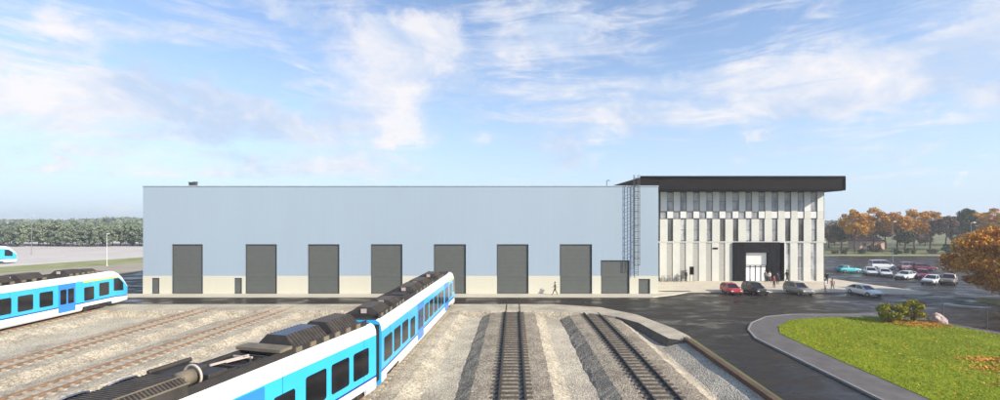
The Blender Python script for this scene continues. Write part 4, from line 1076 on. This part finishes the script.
# placed cloud banks: (px, py, half-width px, half-height px, weight, tilt)
wv = node(t,'ShaderNodeTexNoise'); wv.inputs['Scale'].default_value = 7; wv.inputs['Detail'].default_value = 7; wv.inputs['Roughness'].default_value = .62; lk(t,dirn,wv.inputs['Vector'])
ws = node(t,'ShaderNodeSeparateColor'); lk(t,wv.outputs['Color'],ws.inputs[0])
azw = mth('ADD',az,mth('MULTIPLY',mth('SUBTRACT',ws.outputs[0],.5),.26)); elw = mth('ADD',el,mth('MULTIPLY',mth('SUBTRACT',ws.outputs[1],.5),.17))
def blobsum(bl):
    tot = None
    for (px,py,wx,wy,wt) in bl:
        u = (px-VX)/F; a0 = math.atan(u); e0 = math.atan((HV-py)/F*math.cos(a0)); sa = wx/F*math.cos(a0)**2; se = wy/F*math.cos(a0)
        ea = mth('DIVIDE',mth('SUBTRACT',azw,a0),sa); ee = mth('DIVIDE',mth('SUBTRACT',elw,e0),se)
        q = mth('ADD',mth('MULTIPLY',ea,ea),mth('MULTIPLY',ee,ee)); g_ = mth('MULTIPLY',mth('EXPONENT',mth('MULTIPLY',q,-.8)),wt)
        tot = g_ if tot is None else mth('ADD',tot,g_)
    return tot
def sstep(v,a,b_):
    m_ = node(t,'ShaderNodeMapRange'); m_.interpolation_type = 'SMOOTHSTEP'; lk(t,v,m_.inputs[0]); m_.inputs[1].default_value = a; m_.inputs[2].default_value = b_; return m_.outputs[0]
puffs = [(408,34,44,20,.95),(425,62,34,22,.85),(395,96,34,26,.75),(402,134,34,10,1.0),(350,85,60,40,.55),(58,158,20,8,.95),(256,166,7,15,.8),(560,152,16,20,.85),(556,85,14,12,.5),(760,137,7,8,.8),(738,160,10,9,.6),(812,108,14,10,.6),(938,173,11,6,.7),(480,142,20,8,.6),(425,172,34,8,.55),(50,12,40,16,.8),(290,12,70,12,.8),(180,68,14,10,.5)]
banks = [(80,95,210,24,.80),(270,115,120,20,.75),(180,35,70,10,.35),(120,150,160,18,.35),(600,115,60,24,.5),(535,28,75,24,.45),(860,66,150,22,.80),(965,26,100,20,.85),(830,110,170,18,.4),(720,95,80,24,.45),(905,100,120,14,.35),(340,160,90,18,.4),(330,48,90,16,.35),(560,60,60,20,.35),(60,25,80,22,.5),(480,100,70,20,.3)]
pf = mth('ADD',blobsum(puffs),mth('MULTIPLY',mth('SUBTRACT',mth('ADD',mth('MULTIPLY',puffn,.6),mth('MULTIPLY',fine,.4)),.5),1.5))
A_ = mth('MULTIPLY',sstep(pf,.22,1.05),.84)
streak = wn(9,10,.66,.9,(.55,.55,3.2),(1.3,.2,.6),vec=dirn)
wb = mth('ADD',mth('ADD',mth('MULTIPLY',mth('SUBTRACT',wisp,.5),1.3),mth('MULTIPLY',mth('SUBTRACT',streak,.5),2.3)),blobsum(banks))
B_c = mth('MULTIPLY',sstep(wb,-.08,.86),.94)
cov = mth('SUBTRACT',1,mth('MULTIPLY',mth('SUBTRACT',1,A_),mth('SUBTRACT',1,B_c)))
# cloud colour: brighter where thin/sunward, lilac-blue where thick
shade0 = wn(6,8,.62,.4,(1,1,1.6),(.12,-.06,.07),vec=dirn)
shade = mth('ADD',shade0,mth('MULTIPLY',mth('SUBTRACT',A_,.6),.06))
cr = node(t,'ShaderNodeValToRGB'); cr.color_ramp.elements[0].position = .36; cr.color_ramp.elements[0].color = (.43,.52,.67,1); cr.color_ramp.elements[1].position = .60; cr.color_ramp.elements[1].color = (.72,.695,.70,1)
lk(t,shade,cr.inputs[0])
skm = node(t,'ShaderNodeMix',data_type='RGBA',blend_type='MULTIPLY'); skm.inputs[0].default_value = 1; lk(t,sky.outputs[0],skm.inputs[6]); skm.inputs[7].default_value = (1.08,1.14,1.30,1)
hz2 = mth('POWER',mth('SUBTRACT',1,mth('ABSOLUTE',dz)),3.4)
hzc = node(t,'ShaderNodeMix',data_type='RGBA'); lk(t,mth('MULTIPLY',hz2,.97),hzc.inputs[0]); lk(t,skm.outputs[2],hzc.inputs[6]); hzc.inputs[7].default_value = (.46/.12,.58/.12,.71/.12,1)
SKS = .12
cl = node(t,'ShaderNodeMix',data_type='RGBA',blend_type='MULTIPLY'); cl.inputs[0].default_value = 1; lk(t,cr.outputs[0],cl.inputs[6]); cl.inputs[7].default_value = (1/SKS,)*3+(1,)
mx = node(t,'ShaderNodeMix',data_type='RGBA'); lk(t,cov,mx.inputs[0]); lk(t,hzc.outputs[2],mx.inputs[6]); lk(t,cl.outputs[2],mx.inputs[7])
lk(t,mx.outputs[2],bg.inputs[0]); bg.inputs[1].default_value = SKS

sd = bpy.data.lights.new('sun','SUN'); sd.energy = 4.9; sd.angle = R(.5); sd.color = (1,.91,.78)
so = bpy.data.objects.new('sun',sd); COL.objects.link(so)
dvec = Vector((SUN.x*math.cos(EL),SUN.y*math.cos(EL),math.sin(EL))); so.rotation_euler = dvec.to_track_quat('Z','Y').to_euler(); so.location = (60,-40,60)

cam = bpy.data.cameras.new('camera'); co = bpy.data.objects.new('camera',cam); COL.objects.link(co); sc.camera = co
co.location = (0,0,H); co.rotation_euler = (R(90),0,0); cam.sensor_width = 36; cam.lens = 36*F/1000
cam.shift_x = (500-VX)/1000; cam.shift_y = (HV-200)/1000; cam.clip_start = .2; cam.clip_end = 20000
sc.render.resolution_x = 1024; sc.render.resolution_y = 410
vs_ = sc.view_settings; vs_.view_transform = 'Standard'; vs_.look = 'None'; vs_.gamma = 1; vs_.exposure = 0.48; vs_.use_curve_mapping = False
